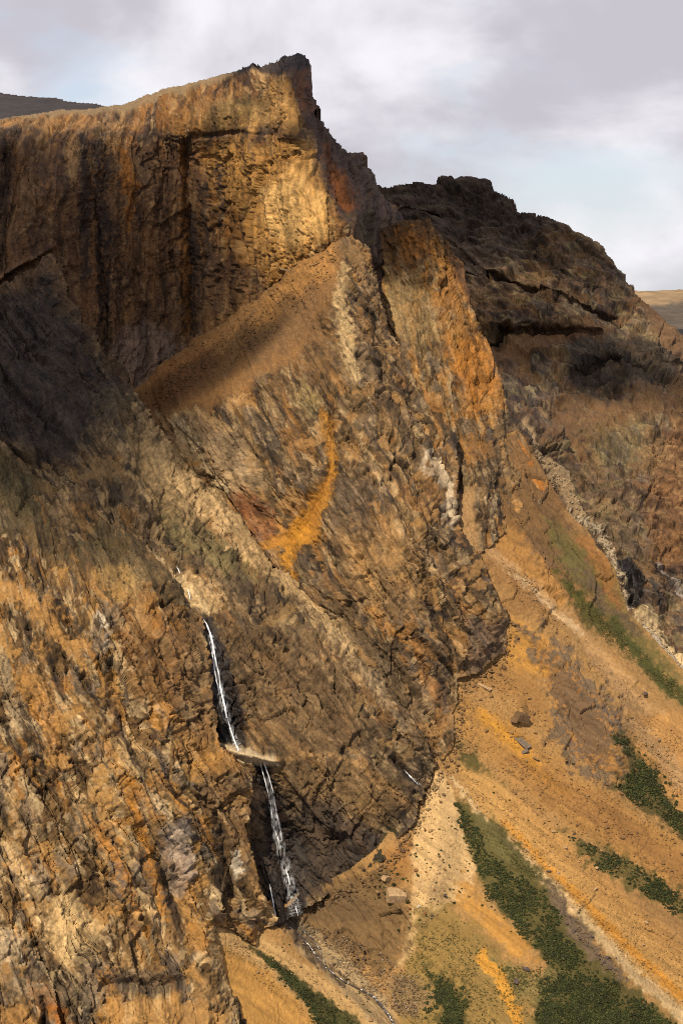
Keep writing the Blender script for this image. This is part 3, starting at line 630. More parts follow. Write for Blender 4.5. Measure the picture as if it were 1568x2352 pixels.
    P_line(c, [(1110, 2180, 5), (1105, 2200, 13), (1140, 2230, 16), (1170, 2300, 14), (1200, 2380, 14)], alb(224, 160, 62), .9, 5, patch=.4)
    P_poly(c, [(970, 2220), (1040, 2250), (1080, 2300), (1060, 2460), (970, 2460), (1010, 2310)], alb(66, 66, 32), .7, 12, patch=1.2)
    # brown rubble beside the wall and the basin floor
    P_poly(c, [(880, 1960), (945, 1920), (945, 2000), (900, 2040), (880, 2010)], alb(172, 122, 66), .9, 10, patch=.4)
    P_poly(c, [(660, 2040), (880, 1990), (940, 2060), (930, 2180), (880, 2230), (760, 2170), (660, 2110)], alb(132, 104, 68), .9, 18, patch=1.0, soft=.2)
    P_poly(c, [(690, 2060), (800, 2040), (880, 2100), (800, 2130), (720, 2110)], alb(108, 86, 60), .6, 16, patch=1.0, soft=.15)
    P_poly(c, [(640, 2100), (720, 2130), (800, 2200), (880, 2290), (920, 2352), (950, 2460), (900, 2460), (780, 2280), (690, 2190)], alb(186, 158, 116), .9, 9, patch=.4)
    P_poly(c, [(880, 2230), (950, 2240), (1000, 2300), (960, 2340), (900, 2310)], alb(156, 126, 88), .8, 10, patch=.6, soft=.5)
    P_line(c, [(660, 2110, 18), (700, 2160, 16), (735, 2215, 8), (790, 2255, 4)], alb(92, 76, 62), .8, 8, patch=.9, soft=.6)
    # lower left scree tongue
    P_poly(c, [(480, 2110), (600, 2150), (720, 2230), (860, 2352), (940, 2460), (480, 2460)], S_tan, .92, 8, patch=.3)
    P_poly(c, [(490, 2170), (560, 2190), (640, 2260), (740, 2352), (830, 2460), (480, 2460)], S_or, .8, 14, patch=.5)
    P_line(c, [(575, 2172, 3), (620, 2210, 10), (690, 2270, 17), (760, 2330, 26), (850, 2410, 34)], alb(60, 66, 28), .92, 5, patch=.3)
SLOPE_P = [(1000, 1060), (1180, 990), (1200, 996), (1240, 1068), (1300, 1160), (1350, 1222), (1408, 1308), (1443, 1408), (1500, 1462), (1568, 1535), (1740, 1680), (1740, 2450), (440, 2450), (420, 2080), (560, 2085), (630, 2098), (690, 2052), (790, 2006), (868, 1948), (920, 1870), (955, 1800), (990, 1720), (1010, 1640), (1020, 1540), (1110, 1480), (1110, 1360), (1000, 1250), (970, 1120)]
build_sheet('scree_slope', SLOPE_P, SLOPE_C, feats=[([(650, 2100, 20), (740, 2210, 18), (800, 2265, 16), (900, 2360, 20), (950, 2440, 20)], 6, 'v'), ([(1005, 1780, 20), (1010, 1880, 60), (1000, 2000, 70), (960, 2120, 40)], -7, 's'),
             ([(1040, 1800, 6), (1200, 1960, 24), (1400, 2160, 30), (1568, 2310, 30)], 5, 's'), ([(1195, 1620, 20), (1200, 1655, 18)], -5, 's'), ([(1200, 1450, 20), (1400, 1650, 60), (1420, 1760, 40)], -10, 's'), ([(1180, 1320, 20), (1330, 1460, 20), (1500, 1650, 40)], 7, 's')],
            relief=relief_slope, paint=paint_slope, material=M_SCREE, rough=1.5, label='steep slopes of orange and tan scree with green bands', seed=500)

# ---- central buttress with the talus apron
BUT_C = [(775, 548, 1412), (600, 672, 1460), (440, 785, 1508), (300, 910, 1478), (345, 950, 1430), (775, 700, 1375), (700, 750, 1388), (640, 830, 1375), (520, 900, 1390), (400, 970, 1392), (750, 900, 1325), (900, 900, 1350), (850, 560, 1430), (880, 660, 1414), (920, 830, 1385), (1000, 960, 1362), (1050, 1010, 1348), (760, 1100, 1282), (600, 1100, 1312), (640, 1300, 1270), (800, 1300, 1235), (1000, 1200, 1262), (1060, 1180, 1298), (1000, 1400, 1225), (1170, 1420, 1256), (1160, 1500, 1243), (1050, 1560, 1220), (900, 1500, 1205), (760, 1440, 1228), (930, 1640, 1193), (1040, 1700, 1190), (1000, 1770, 1180), (500, 1150, 1335), (800, 1650, 1205), (600, 1420, 1250)]
def relief_but(c):
    rock_relief(c, ang=122, levels=((24, 2.6, 5.0), (10, 2.3, 2.8), (4.2, 2.0, 1.5), (1.9, 1.7, .9)), big=9, gain=.48, emin=.4, huge=8)
    notches(c, 950, 122, .45, (2.5, 9), (.8, 2.8)); notches(c, 40, 122, .5, (14, 30), (2, 4), 2)
def paint_but(c):
    rock_base(c, [alb(78, 62, 44), alb(108, 84, 56), alb(136, 106, 68), alb(166, 132, 88)], ochre=alb(176, 122, 58), oa=.45, pale=alb(200, 168, 122), pa=.32, dark=alb(66, 54, 46), grey=alb(118, 102, 86), ga=.45)
    rock_debris(c, alb(184, 138, 82), .22, .7)
    # talus apron
    P_poly(c, [(780, 540), (790, 570), (775, 630), (765, 700), (725, 785), (650, 845), (565, 885), (480, 935), (410, 960), (340, 975), (280, 920), (440, 780), (600, 668), (700, 595)], alb(158, 114, 66), .95, 22, patch=.6, pscale=36, soft=.9)
    for k in range(9):
        x1_ = 760 - 40 * k; P_line(c, [(x1_, 575 + 30 * k, 3), (x1_ - 50, 625 + 34 * k, 5), (x1_ - 110, 690 + 32 * k, 4)], alb(*((186, 138, 82) if k % 2 else (120, 92, 62))), .5, 7, patch=.5)
    P_poly(c, [(700, 600), (775, 555), (760, 620), (640, 730), (580, 760), (600, 690)], alb(192, 138, 74), .6, 12, patch=.4)
    P_poly(c, [(640, 700), (750, 650), (720, 740), (640, 830), (560, 860), (560, 800)], alb(108, 88, 66), .4, 20, patch=1.2, pscale=34, soft=.8)
    P_poly(c, [(350, 850), (450, 800), (520, 820), (430, 930), (340, 950)], alb(130, 84, 48), .6, 14, patch=.4)
    P_line(c, [(545, 770, 3), (530, 830, 5), (520, 870, 4)], alb(160, 124, 82), .6, 4, patch=.3)
    # pale rib
    P_line(c, [(785, 620, 7), (780, 700, 10), (792, 760, 15), (800, 820, 19), (818, 870, 12)], alb(218, 184, 130), .75, 8, patch=.6, soft=0)
    P_line(c, [(790, 560, 18), (840, 640, 24), (870, 700, 16)], alb(146, 116, 80), .6, 12, patch=.4)
    P_poly(c, [(700, 760), (760, 700), (780, 850), (740, 900), (680, 880)], alb(112, 84, 56), .6, 16, patch=.6)
    P_poly(c, [(680, 860), (730, 900), (720, 960), (680, 930)], alb(190, 164, 108), .5, 12, patch=.8)
    # cream face by the notch and the light diagonal band
    P_poly(c, [(345, 945), (480, 965), (560, 1000), (620, 1100), (560, 1150), (480, 1090), (400, 1010)], alb(196, 164, 122), .5, 16, patch=1)
    P_line(c, [(400, 965, 12), (440, 1010, 14), (480, 1080, 12), (520, 1120, 8)], alb(236, 206, 158), .7, 6, patch=.6)
    P_line(c, [(400, 950, 8), (470, 960, 8), (530, 990, 7)], alb(198, 160, 108), .7, 5, patch=.4)
    P_poly(c, [(560, 1120), (620, 1180), (640, 1240), (580, 1230), (520, 1150)], alb(150, 84, 42), .5, 12, patch=.8)
    # orange debris streak
    P_line(c, [(745, 940, 6), (757, 1010, 8), (768, 1060, 10), (754, 1120, 15), (730, 1170, 23), (695, 1215, 28), (655, 1245, 18), (615, 1258, 9)], alb(200, 138, 50), .9, 7, rough=.8, patch=.45, pscale=8, soft=.8)
    P_line(c, [(752, 1120, 5), (722, 1180, 9), (690, 1220, 10), (660, 1250, 6)], alb(176, 116, 42), .6, 6, patch=.9, pscale=10)
    P_line(c, [(690, 1210, 20), (672, 1270, 16), (660, 1300, 8), (680, 1330, 6)], alb(206, 142, 46), .8, 8, patch=.6)
    P_line(c, [(735, 930, 10), (760, 980, 8), (760, 1030, 6)], alb(184, 130, 60), .6, 7, patch=.5)
    P_line(c, [(600, 1262, 6), (650, 1230, 8), (640, 1200, 4)], alb(190, 132, 62), .6, 6, patch=.4)
    P_poly(c, [(760, 1120), (830, 1060), (860, 1140), (830, 1240), (770, 1230)], alb(108, 88, 68), .55, 18, patch=.8)
    # white quartz vein at right
    P_line(c, [(985, 1040, 8), (1000, 1080, 14), (1030, 1120, 12), (1050, 1190, 8)], alb(222, 198, 164), .75, 6, patch=.7)
    P_line(c, [(860, 830, 14), (890, 930, 14), (960, 1040, 12)], alb(104, 82, 58), .6, 10, patch=.6)
    P_poly(c, [(800, 1240), (900, 1180), (980, 1260), (960, 1400), (860, 1420), (800, 1330)], alb(186, 144, 92), .45, 24, patch=1.2)
    P_poly(c, [(690, 1340), (800, 1340), (850, 1440), (960, 1560), (1000, 1700), (900, 1600), (780, 1450)], alb(122, 100, 72), .5, 20, patch=.8)
    P_line(c, [(840, 1400, 10), (900, 1440, 10), (950, 1480, 6)], alb(188, 132, 66), .6, 8, patch=.7)
    P_poly(c, [(1060, 1420), (1170, 1420), (1160, 1500), (1100, 1540), (1050, 1540), (1080, 1480)], alb(112, 92, 76), .7, 12, patch=.4)
    P_line(c, [(1010, 1440, 7), (1030, 1480, 7), (1050, 1540, 5)], alb(76, 56, 44), .6, 5, patch=.4)
    P_line(c, [(1010, 1405, 5), (1030, 1412, 5)], alb(40, 34, 34), .8, 3)
    P_line(c, [(960, 1490, 10), (985, 1560, 10), (1020, 1660, 8)], alb(164, 112, 58), .5, 8, patch=.7)
BUT_P = [(775, 548), (700, 598), (600, 670), (520, 730), (440, 783), (360, 850), (290, 910), (260, 960), (300, 1080), (450, 1280), (600, 1450), (800, 1700), (900, 1830), (985, 1805), (1006, 1768), (1040, 1716), (1045, 1640), (1050, 1562), (1100, 1545), (1160, 1500), (1172, 1420), (1150, 1360), (1108, 1290), (1066, 1210), (1052, 1120), (1046, 1050), (1050, 1012), (1000, 945), (940, 850), (895, 750), (876, 660), (845, 570), (805, 536)]
build_sheet('rock_buttress', BUT_P, BUT_C, feats=[([(775, 575, 24), (775, 650, 50), (795, 780, 70), (820, 900, 70)], -9, 's'), ([(760, 980, 20), (765, 1060, 26), (740, 1150, 30), (670, 1240, 30), (670, 1330, 24)], 8, 'v'), ([(990, 1010, 14), (1010, 1100, 22), (1055, 1220, 20)], 10, 'v'), ([(860, 800, 14), (900, 930, 20), (960, 1040, 16)], 9, 'v'),
             ([(980, 1270, 10), (1010, 1410, 30), (1040, 1540, 30)], 8, 'v'), ([(600, 1080, 0), (640, 1200, 40), (640, 1330, 40)], 5, 's')],
            relief=relief_but, paint=paint_but, material=M_ROCK, rough=4.0, off=-3, skirt=((4, .3), (20, .5), (70, .8)), weld=(SLOPE_C, [(1185, 1380), (1200, 1500), (1080, 1600), (1080, 1700), (1000, 1850), (900, 1850), (960, 1700), (1000, 1540), (1120, 1480)], 55, -2), label='central brown rock buttress topped by a talus apron', seed=600)

# ---- ridge with the waterfall wall
LEFT_C = [(-120, 680, 1400), (0, 622, 1405), (122, 575, 1425), (215, 775, 1405), (300, 885, 1392), (345, 945, 1375), (490, 1110, 1325), (625, 1290, 1272), (760, 1420, 1232), (930, 1620, 1192), (985, 1770, 1182), (0, 900, 1325), (100, 1000, 1295), (200, 1100, 1262), (330, 1240, 1218), (440, 1390, 1187), (500, 1500, 1170), (550, 1700, 1157), (600, 1750, 1149), (655, 1900, 1152), (690, 2050, 1147), (800, 1750, 1158), (850, 1950, 1147), (700, 1600, 1178), (600, 1400, 1210), (400, 1100, 1292), (900, 1800, 1160), (890, 1970, 1150), (750, 1760, 1154), (-120, 1150, 1270), (640, 1745, 1150), (545, 1735, 1148)]
def relief_left(c):
    rock_relief(c, ang=130, levels=((22, 2.8, 4.5), (9, 2.5, 2.5), (4.0, 2.2, 1.3), (1.9, 1.8, .85)), big=8, gain=.5, emin=.75, huge=8)
    notches(c, 850, 130, .4, (2.5, 9), (.8, 2.6)); notches(c, 30, 130, .4, (14, 30), (2.5, 5), 2)
def paint_left(c):
    rock_base(c, [alb(74, 62, 48), alb(100, 80, 56), alb(124, 98, 66), alb(158, 128, 90)], ochre=alb(158, 112, 58), oa=.4, pale=alb(186, 156, 112), pa=.28, dark=alb(58, 48, 42), grey=alb(108, 92, 74), ga=.4)
    rock_debris(c, alb(170, 134, 84), .3, .6)
    P_poly(c, [(-130, 640), (130, 570), (200, 760), (300, 900), (240, 960), (160, 1060), (-130, 1000)], alb(64, 56, 54), .85, 36, patch=.8, soft=.0)  # rock colour darkened to deepen the shade over this wedge
    P_line(c, [(-60, 690, 20), (60, 625, 26), (125, 595, 22), (165, 690, 16), (230, 790, 14), (300, 890, 12)], alb(118, 90, 64), .65, 18, patch=.9)
    P_poly(c, [(200, 900), (310, 900), (420, 1040), (400, 1100), (300, 1060), (230, 960)], alb(120, 104, 78), .5, 20, patch=.8)
    P_poly(c, [(290, 980), (370, 1000), (440, 1080), (480, 1180), (420, 1220), (350, 1150), (290, 1060)], alb(206, 170, 116), .65, 16, patch=1.3, pscale=16, soft=.3)
    P_poly(c, [(380, 1180), (450, 1200), (540, 1270), (600, 1340), (560, 1350), (470, 1280), (400, 1240)], alb(140, 126, 80), .55, 14, patch=1.4)
    P_poly(c, [(440, 1060), (560, 1200), (700, 1350), (860, 1520), (840, 1540), (680, 1380), (520, 1220)], alb(188, 152, 104), .7, 14, patch=1)  # crest lightened in colour as if catching the sun
    P_line(c, [(320, 930, 12), (410, 1050, 24), (480, 1130, 28), (550, 1220, 26), (620, 1310, 22), (700, 1385, 16), (800, 1490, 12)], alb(210, 174, 122), .75, 14, patch=1.7, pscale=26)  # sunlit ridge crest painted as a paler band
    P_line(c, [(700, 1400, 8), (780, 1480, 10), (860, 1580, 12), (930, 1680, 10)], alb(190, 160, 120), .55, 8, patch=.8)
    # cream stream bed above the fall
    P_line(c, [(355, 1262, 4), (385, 1300, 10), (425, 1345, 16), (450, 1385, 16), (470, 1408, 7)], alb(232, 200, 148), .9, 5, patch=.4)
    P_poly(c, [(405, 1320), (440, 1318), (500, 1335), (515, 1370), (500, 1410), (465, 1412), (440, 1390)], alb(214, 178, 126), .6, 9, patch=1.2, pscale=14, soft=.05)
    P_poly(c, [(500, 1320), (560, 1310), (580, 1370), (530, 1370)], alb(102, 84, 64), .6, 10)
    P_poly(c, [(590, 1320), (640, 1340), (630, 1400), (590, 1370)], alb(96, 76, 54), .6, 8)
    # brown slab right of the fall
    P_poly(c, [(500, 1430), (640, 1450), (760, 1560), (860, 1700), (780, 1740), (640, 1720), (560, 1650)], alb(116, 90, 60), .6, 24, patch=.6)
    P_poly(c, [(650, 1760), (800, 1740), (920, 1800), (900, 1900), (800, 1880), (700, 1830)], alb(134, 104, 66), .6, 20, patch=.6)
    # wet black rock behind the water
    P_line(c, [(476, 1430, 10), (492, 1500, 22), (508, 1580, 30), (525, 1650, 32), (545, 1712, 26)], alb(44, 36, 34), .92, 7, patch=.35, wet=.8)
    P_line(c, [(520, 1590, 8), (510, 1640, 12), (524, 1700, 12)], K_black, .9, 5, patch=.3, wet=1)
    P_line(c, [(600, 1756, 14), (620, 1830, 24), (640, 1910, 34), (650, 1990, 46), (660, 2060, 50), (660, 2110, 30)], alb(44, 36, 34), .92, 10, patch=.35, wet=.8)
    P_poly(c, [(690, 1850), (760, 1830), (800, 1880), (880, 1930), (860, 2000), (760, 2040), (680, 2060), (660, 1960)], alb(62, 52, 46), .75, 16, patch=.7, wet=.5)
    P_poly(c, [(580, 1780), (610, 1830), (610, 1900), (575, 1900)], alb(170, 138, 104), .7, 8, patch=.4)
    # ledge between the two drops
    P_poly(c, [(508, 1714), (560, 1716), (640, 1740), (645, 1756), (600, 1752), (560, 1748), (520, 1735)], alb(232, 204, 160), .95, 5, patch=.1, soft=.95)
    P_line(c, [(640, 1748, 5), (700, 1738, 6), (760, 1735, 5), (830, 1760, 4)], alb(178, 138, 88), .7, 5, patch=.4)
    P_line(c, [(905, 1745, 6), (930, 1780, 8), (955, 1810, 4)], K_black, .8, 4, patch=.4, wet=.7)
    P_line(c, [(930, 1772, 2.2), (958, 1802, 2.6)], alb(225, 215, 205), .9, 1.5, rough=.2)
    P_line(c, [(862, 1985, 5), (880, 1960, 9), (900, 1910, 8)], alb(64, 66, 34), .7, 5, patch=.8)
    P_line(c, [(600, 1990, 16), (590, 1920, 14), (580, 1850, 8)], alb(92, 76, 64), .6, 7, patch=.5)
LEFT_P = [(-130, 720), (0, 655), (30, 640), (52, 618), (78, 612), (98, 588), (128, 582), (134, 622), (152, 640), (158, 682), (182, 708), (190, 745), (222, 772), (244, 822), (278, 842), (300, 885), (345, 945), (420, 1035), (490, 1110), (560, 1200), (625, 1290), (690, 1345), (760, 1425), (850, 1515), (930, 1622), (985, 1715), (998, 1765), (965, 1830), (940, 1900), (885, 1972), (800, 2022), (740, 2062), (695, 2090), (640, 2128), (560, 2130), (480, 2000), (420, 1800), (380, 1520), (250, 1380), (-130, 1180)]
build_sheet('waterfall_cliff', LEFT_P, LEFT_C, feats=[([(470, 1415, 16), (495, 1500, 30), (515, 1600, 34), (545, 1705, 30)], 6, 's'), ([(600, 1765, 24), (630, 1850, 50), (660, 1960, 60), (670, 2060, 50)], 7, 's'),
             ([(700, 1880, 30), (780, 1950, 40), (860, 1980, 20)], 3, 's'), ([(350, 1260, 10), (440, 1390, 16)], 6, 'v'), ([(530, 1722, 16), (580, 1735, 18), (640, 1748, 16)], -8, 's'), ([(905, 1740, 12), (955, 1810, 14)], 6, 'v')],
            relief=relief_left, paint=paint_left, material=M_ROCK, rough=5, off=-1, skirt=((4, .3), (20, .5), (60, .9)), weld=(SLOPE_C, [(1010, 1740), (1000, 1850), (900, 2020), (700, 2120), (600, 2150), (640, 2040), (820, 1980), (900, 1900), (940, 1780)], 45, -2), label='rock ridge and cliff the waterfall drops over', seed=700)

# ---- near cliff, lower left
FORE_C = [(-120, 930, 1330), (0, 1010, 1285), (200, 1170, 1238), (330, 1240, 1203), (440, 1390, 1178), (480, 1500, 1162), (500, 1650, 1149), (560, 1738, 1139), (575, 1900, 1127), (640, 2120, 1106), (0, 1300, 1180), (200, 1400, 1152), (350, 1500, 1142), (0, 1700, 1095), (250, 1700, 1105), (400, 1750, 1116), (0, 2100, 1035), (250, 2100, 1055), (450, 2100, 1080), (0, 2352, 1000), (300, 2352, 1018), (560, 2352, 1038), (520, 2250, 1056), (495, 2130, 1077), (590, 2160, 1094), (-120, 1700, 1085), (-120, 2450, 980), (560, 2450, 1015)]
def relief_fore(c):
    rock_relief(c, ang=121, levels=((26, 2.8, 6.0), (10, 2.6, 3.3), (4.4, 2.2, 1.8), (2.0, 1.8, 1.1)), big=14, cracks=1.3, gain=.55, groove=1.1, emin=.4, huge=9)
    notches(c, 1100, 121, .4, (2.5, 10), (.8, 3.2)); notches(c, 50, 121, .4, (14, 34), (2, 4), 2)
def paint_fore(c):
    rock_base(c, [alb(84, 66, 46), alb(124, 94, 58), alb(158, 122, 76), alb(198, 160, 108)], ochre=alb(192, 132, 54), oa=.55, pale=alb(226, 194, 144), pa=.42, dark=alb(70, 56, 46), da=.7, grey=alb(130, 114, 96), ga=.6)
    rock_debris(c, alb(196, 146, 80), .24, .7)
    P_poly(c, [(-130, 930), (0, 1000), (330, 1235), (450, 1410), (380, 1400), (260, 1330), (120, 1270), (-130, 1200)], alb(100, 84, 58), .8, 24, patch=1.0, pscale=30, soft=.3)  # thin olive ground, darkened in colour for passing shade
    P_poly(c, [(0, 1040), (140, 1150), (300, 1260), (260, 1280), (120, 1220), (0, 1140)], alb(96, 86, 56), .5, 16, patch=1)
    P_poly(c, [(200, 1330), (280, 1290), (330, 1340), (300, 1400), (220, 1390)], alb(168, 132, 78), .6, 14, patch=.7)
    P_poly(c, [(260, 1400), (340, 1360), (400, 1450), (440, 1560), (400, 1660), (320, 1600), (270, 1480)], alb(150, 104, 54), .6, 20, patch=.8)
    P_poly(c, [(400, 1400), (470, 1430), (490, 1580), (510, 1710), (430, 1690), (390, 1540)], alb(120, 90, 60), .65, 16, patch=.6)
    P_line(c, [(-20, 1330, 20), (80, 1400, 20), (170, 1490, 16), (200, 1540, 8)], alb(204, 152, 86), .7, 10, patch=.7, soft=.5)
    P_line(c, [(60, 1560, 30), (110, 1640, 22), (120, 1760, 14)], alb(206, 150, 82), .55, 14, patch=1)
    P_poly(c, [(380, 1630), (520, 1720), (560, 1760), (500, 1800), (400, 1740)], alb(176, 126, 64), .6, 16, patch=.9)
    P_poly(c, [(470, 1770), (585, 1770), (570, 1900), (600, 2040), (520, 1930), (460, 1850)], alb(134, 102, 66), .6, 18, patch=.6)
    P_line(c, [(60, 1240, 8), (70, 1280, 8)], alb(84, 74, 68), .6, 6, patch=.5)
    P_line(c, [(140, 1370, 8), (180, 1440, 9)], alb(60, 52, 48), .7, 6, patch=.6)
    P_line(c, [(225, 1420, 4), (245, 1460, 5), (240, 1500, 4)], alb(232, 212, 180), .8, 4, patch=.5)
    P_line(c, [(240, 1470, 6), (255, 1600, 8), (280, 1680, 6)], alb(84, 70, 62), .5, 6, patch=.6)
    P_line(c, [(0, 1500, 14), (25, 1600, 16), (40, 1680, 12)], alb(206, 178, 136), .6, 8, patch=.5)
    # pale bedrock swells
    P_poly(c, [(110, 2080), (150, 2040), (200, 2080), (235, 2150), (215, 2210), (150, 2220), (115, 2160)], alb(238, 200, 140), .7, 10, patch=.5)
    P_poly(c, [(-20, 2120), (40, 2150), (60, 2220), (-20, 2230)], alb(226, 200, 160), .6, 10, patch=.7)
    P_poly(c, [(370, 1900), (420, 1880), (450, 2000), (420, 2060), (380, 1980)], alb(168, 150, 134), .7, 10, patch=.5)
    P_line(c, [(290, 1800, 8), (320, 1900, 12), (350, 2000, 12), (380, 2100, 8)], alb(206, 136, 44), .65, 8, patch=.7)
    P_line(c, [(230, 1900, 8), (260, 1960, 10), (300, 2060, 8)], alb(200, 130, 48), .5, 8, patch=.8)
    P_line(c, [(80, 2270, 16), (130, 2320, 20), (160, 2380, 12)], alb(180, 104, 30), .65, 12, patch=.8)
    P_line(c, [(500, 1880, 4), (520, 1960, 4), (548, 2050, 4)], alb(52, 44, 40), .75, 4, patch=.4, wet=.4)
    P_line(c, [(545, 1960, 5), (560, 2000, 6)], alb(240, 224, 196), .7, 3, patch=.4)
    P_poly(c, [(250, 2240), (330, 2210), (410, 2230), (420, 2270), (340, 2290), (260, 2280)], alb(104, 88, 72), .7, 12, patch=.6)
    P_poly(c, [(0, 2230), (120, 2260), (250, 2270), (240, 2320), (120, 2310), (0, 2290)], alb(150, 128, 98), .55, 14, patch=.7)
    P_poly(c, [(240, 2300), (400, 2285), (520, 2330), (520, 2460), (240, 2460)], alb(222, 168, 98), .6, 14, patch=1, soft=.4)
    P_poly(c, [(-130, 2310), (60, 2300), (100, 2370), (-130, 2460)], alb(206, 152, 84), .6, 12, patch=.8)
    P_line(c, [(100, 2310, 5), (110, 2400, 10)], alb(50, 42, 40), .7, 5, patch=.4)
    P_poly(c, [(480, 2130), (540, 2160), (580, 2180), (560, 2300), (500, 2240)], alb(172, 126, 68), .5, 14, patch=.7)
FORE_P = [(-130, 920), (0, 1008), (90, 1088), (200, 1168), (330, 1238), (385, 1298), (440, 1388), (468, 1425), (480, 1500), (490, 1580), (496, 1650), (500, 1720), (550, 1756), (588, 1778), (582, 1830), (568, 1900), (590, 1990), (612, 2060), (640, 2112), (632, 2130), (600, 2138), (585, 2175), (540, 2140), (498, 2130), (508, 2210), (520, 2256), (545, 2300), (572, 2352), (590, 2450), (-130, 2450)]
build_sheet('foreground_cliff', FORE_P, FORE_C, feats=[([(250, 1480, 10), (270, 1620, 30), (330, 1760, 20)], 7, 'v'), ([(490, 1850, 10), (520, 1960, 22), (560, 2080, 22)], 7, 'v'), ([(100, 2290, 8), (110, 2440, 20)], 12, 'v'), ([(240, 2260, 20), (330, 2270, 40), (430, 2250, 30)], 9, 's'),
             ([(250, 2320, 0), (380, 2350, 60), (520, 2400, 40)], -9, 's'), ([(140, 1370, 16), (180, 1450, 18)], 7, 'v'), ([(330, 1900, 16), (400, 2050, 22), (450, 2180, 18)], 6, 'v'), ([(160, 2060, 30), (180, 2170, 55), (170, 2220, 30)], -8, 's')],
            relief=relief_fore, paint=paint_fore, material=M_ROCK, rough=4.0, off=-3, skirt=((4, .3), (20, .5), (60, .9)), weld=(SLOPE_C, [(560, 2080), (660, 2100), (640, 2200), (600, 2460), (480, 2460), (470, 2120)], 55, -2), label='near sunlit cliff of tan and ochre fractured rock', seed=800)
#BODY2
# ------------------------------------------------------------------ unseen clouds, added above and behind the camera to shade the mountain
M_CLOUD = bpy.data.materials.new('cloud_vapour'); M_CLOUD.use_nodes = True
_nt = M_CLOUD.node_tree
for n in list(_nt.nodes):
    if n.type == 'BSDF_PRINCIPLED': _nt.nodes.remove(n)
_pv = _nt.nodes.new('ShaderNodeVolumePrincipled'); _pv.inputs['Color'].default_value = (.97, .97, 1, 1); _pv.inputs['Density'].default_value = .02
_nt.links.new(_pv.outputs[0], _nt.nodes['Material Output'].inputs['Volume'])
M_CLOUD.cycles.homogeneous_volume = True
SD = np.array(sun_dir); E1 = np.cross(np.array([0, 0, 1.]), SD); E1 /= np.linalg.norm(E1); E2 = np.cross(SD, E1)
def shade_cloud(x, y, d, rx, ry, tau, dist, seed, ang=0):
    """a puff that is rx by ry metres seen from the sun; tau is how dense it is at the middle"""
    ctr = unproj(np.array(float(x)), np.array(float(y)), float(d)) + SD * dist
    nr, na = 22, 72
    th = tau / .02 / 2
    rr = np.linspace(0, 1, nr + 1)[1:]; aa = np.arange(na) * 2 * math.pi / na
    R, A = np.meshgrid(rr, aa, indexing='ij')
    wob = 1 + .16 * fbm(np.cos(A).ravel() * 1.3 + seed, np.sin(A).ravel() * 1.3, 4, seed).reshape(A.shape)
    a0 = math.radians(ang)
    e = R * wob * np.cos(A) * rx; f = R * wob * np.sin(A) * ry
    e, f = e * math.cos(a0) - f * math.sin(a0), e * math.sin(a0) + f * math.cos(a0)
    T = th * (1 - R ** 2) ** 1.5
    lump = 1 + .5 * fbm(e.ravel() / (rx * .35) + seed, f.ravel() / (ry * .35), 5, seed + 3, .55).reshape(A.shape)
    T = T * np.clip(lump, .35, 1.7)
    vs_ = [ctr + SD * th, ctr - SD * th]
    top = ctr + e[..., None] * E1 + f[..., None] * E2 + T[..., None] * SD
    bot = ctr + e[..., None] * E1 + f[..., None] * E2 - T[..., None] * SD
    V = np.concatenate([np.array(vs_), top.reshape(-1, 3), bot[:-1].reshape(-1, 3)])
    ti = lambda i, j: 2 + i * na + j % na
    bi = lambda i, j: ti(i, j) if i == nr - 1 else 2 + nr * na + i * na + j % na
    fc = []
    for j in range(na):
        fc.append((0, ti(0, j), ti(0, j + 1))); fc.append((1, bi(0, j + 1), bi(0, j)))
        for i in range(nr - 1):
            fc.append((ti(i, j), ti(i + 1, j), ti(i + 1, j + 1))); fc.append((ti(i, j), ti(i + 1, j + 1), ti(i, j + 1)))
            fc.append((bi(i, j), bi(i + 1, j + 1), bi(i + 1, j))); fc.append((bi(i, j), bi(i, j + 1), bi(i + 1, j + 1)))
    o = make_mesh('shade_cloud', V, np.array(fc), M_CLOUD)
    o['kind'] = 'stuff'
    return o
for args in ((60, 900, 1330, 125, 120, 5.0, 1500, 1, 20), (180, 1130, 1240, 90, 60, 1.2, 1500, 13, -35), (230, 590, 1500, 135, 135, 2.8, 1500, 2, 0), (30, 450, 1460, 85, 100, 1.4, 1600, 9, 0),
             (1110, 450, 1840, 200, 95, 4.6, 1700, 4, -22), (1240, 760, 1690, 160, 80, 1.6, 1700, 5, -15), (455, 880, 1440, 92, 44, 3.8, 1500, 6, 33),
             (815, 330, 1580, 44, 125, 5.0, 1600, 7, 24), (640, 100, 1560, 85, 18, 4.0, 1500, 8, 12), (925, 560, 1500, 56, 50, 2.2, 1500, 10, 0), (1580, 775, 3300, 190, 80, 4.0, 1700, 11, 0), (1420, 850, 1640, 110, 55, 1.2, 1700, 12, 0)):
    shade_cloud(*args)

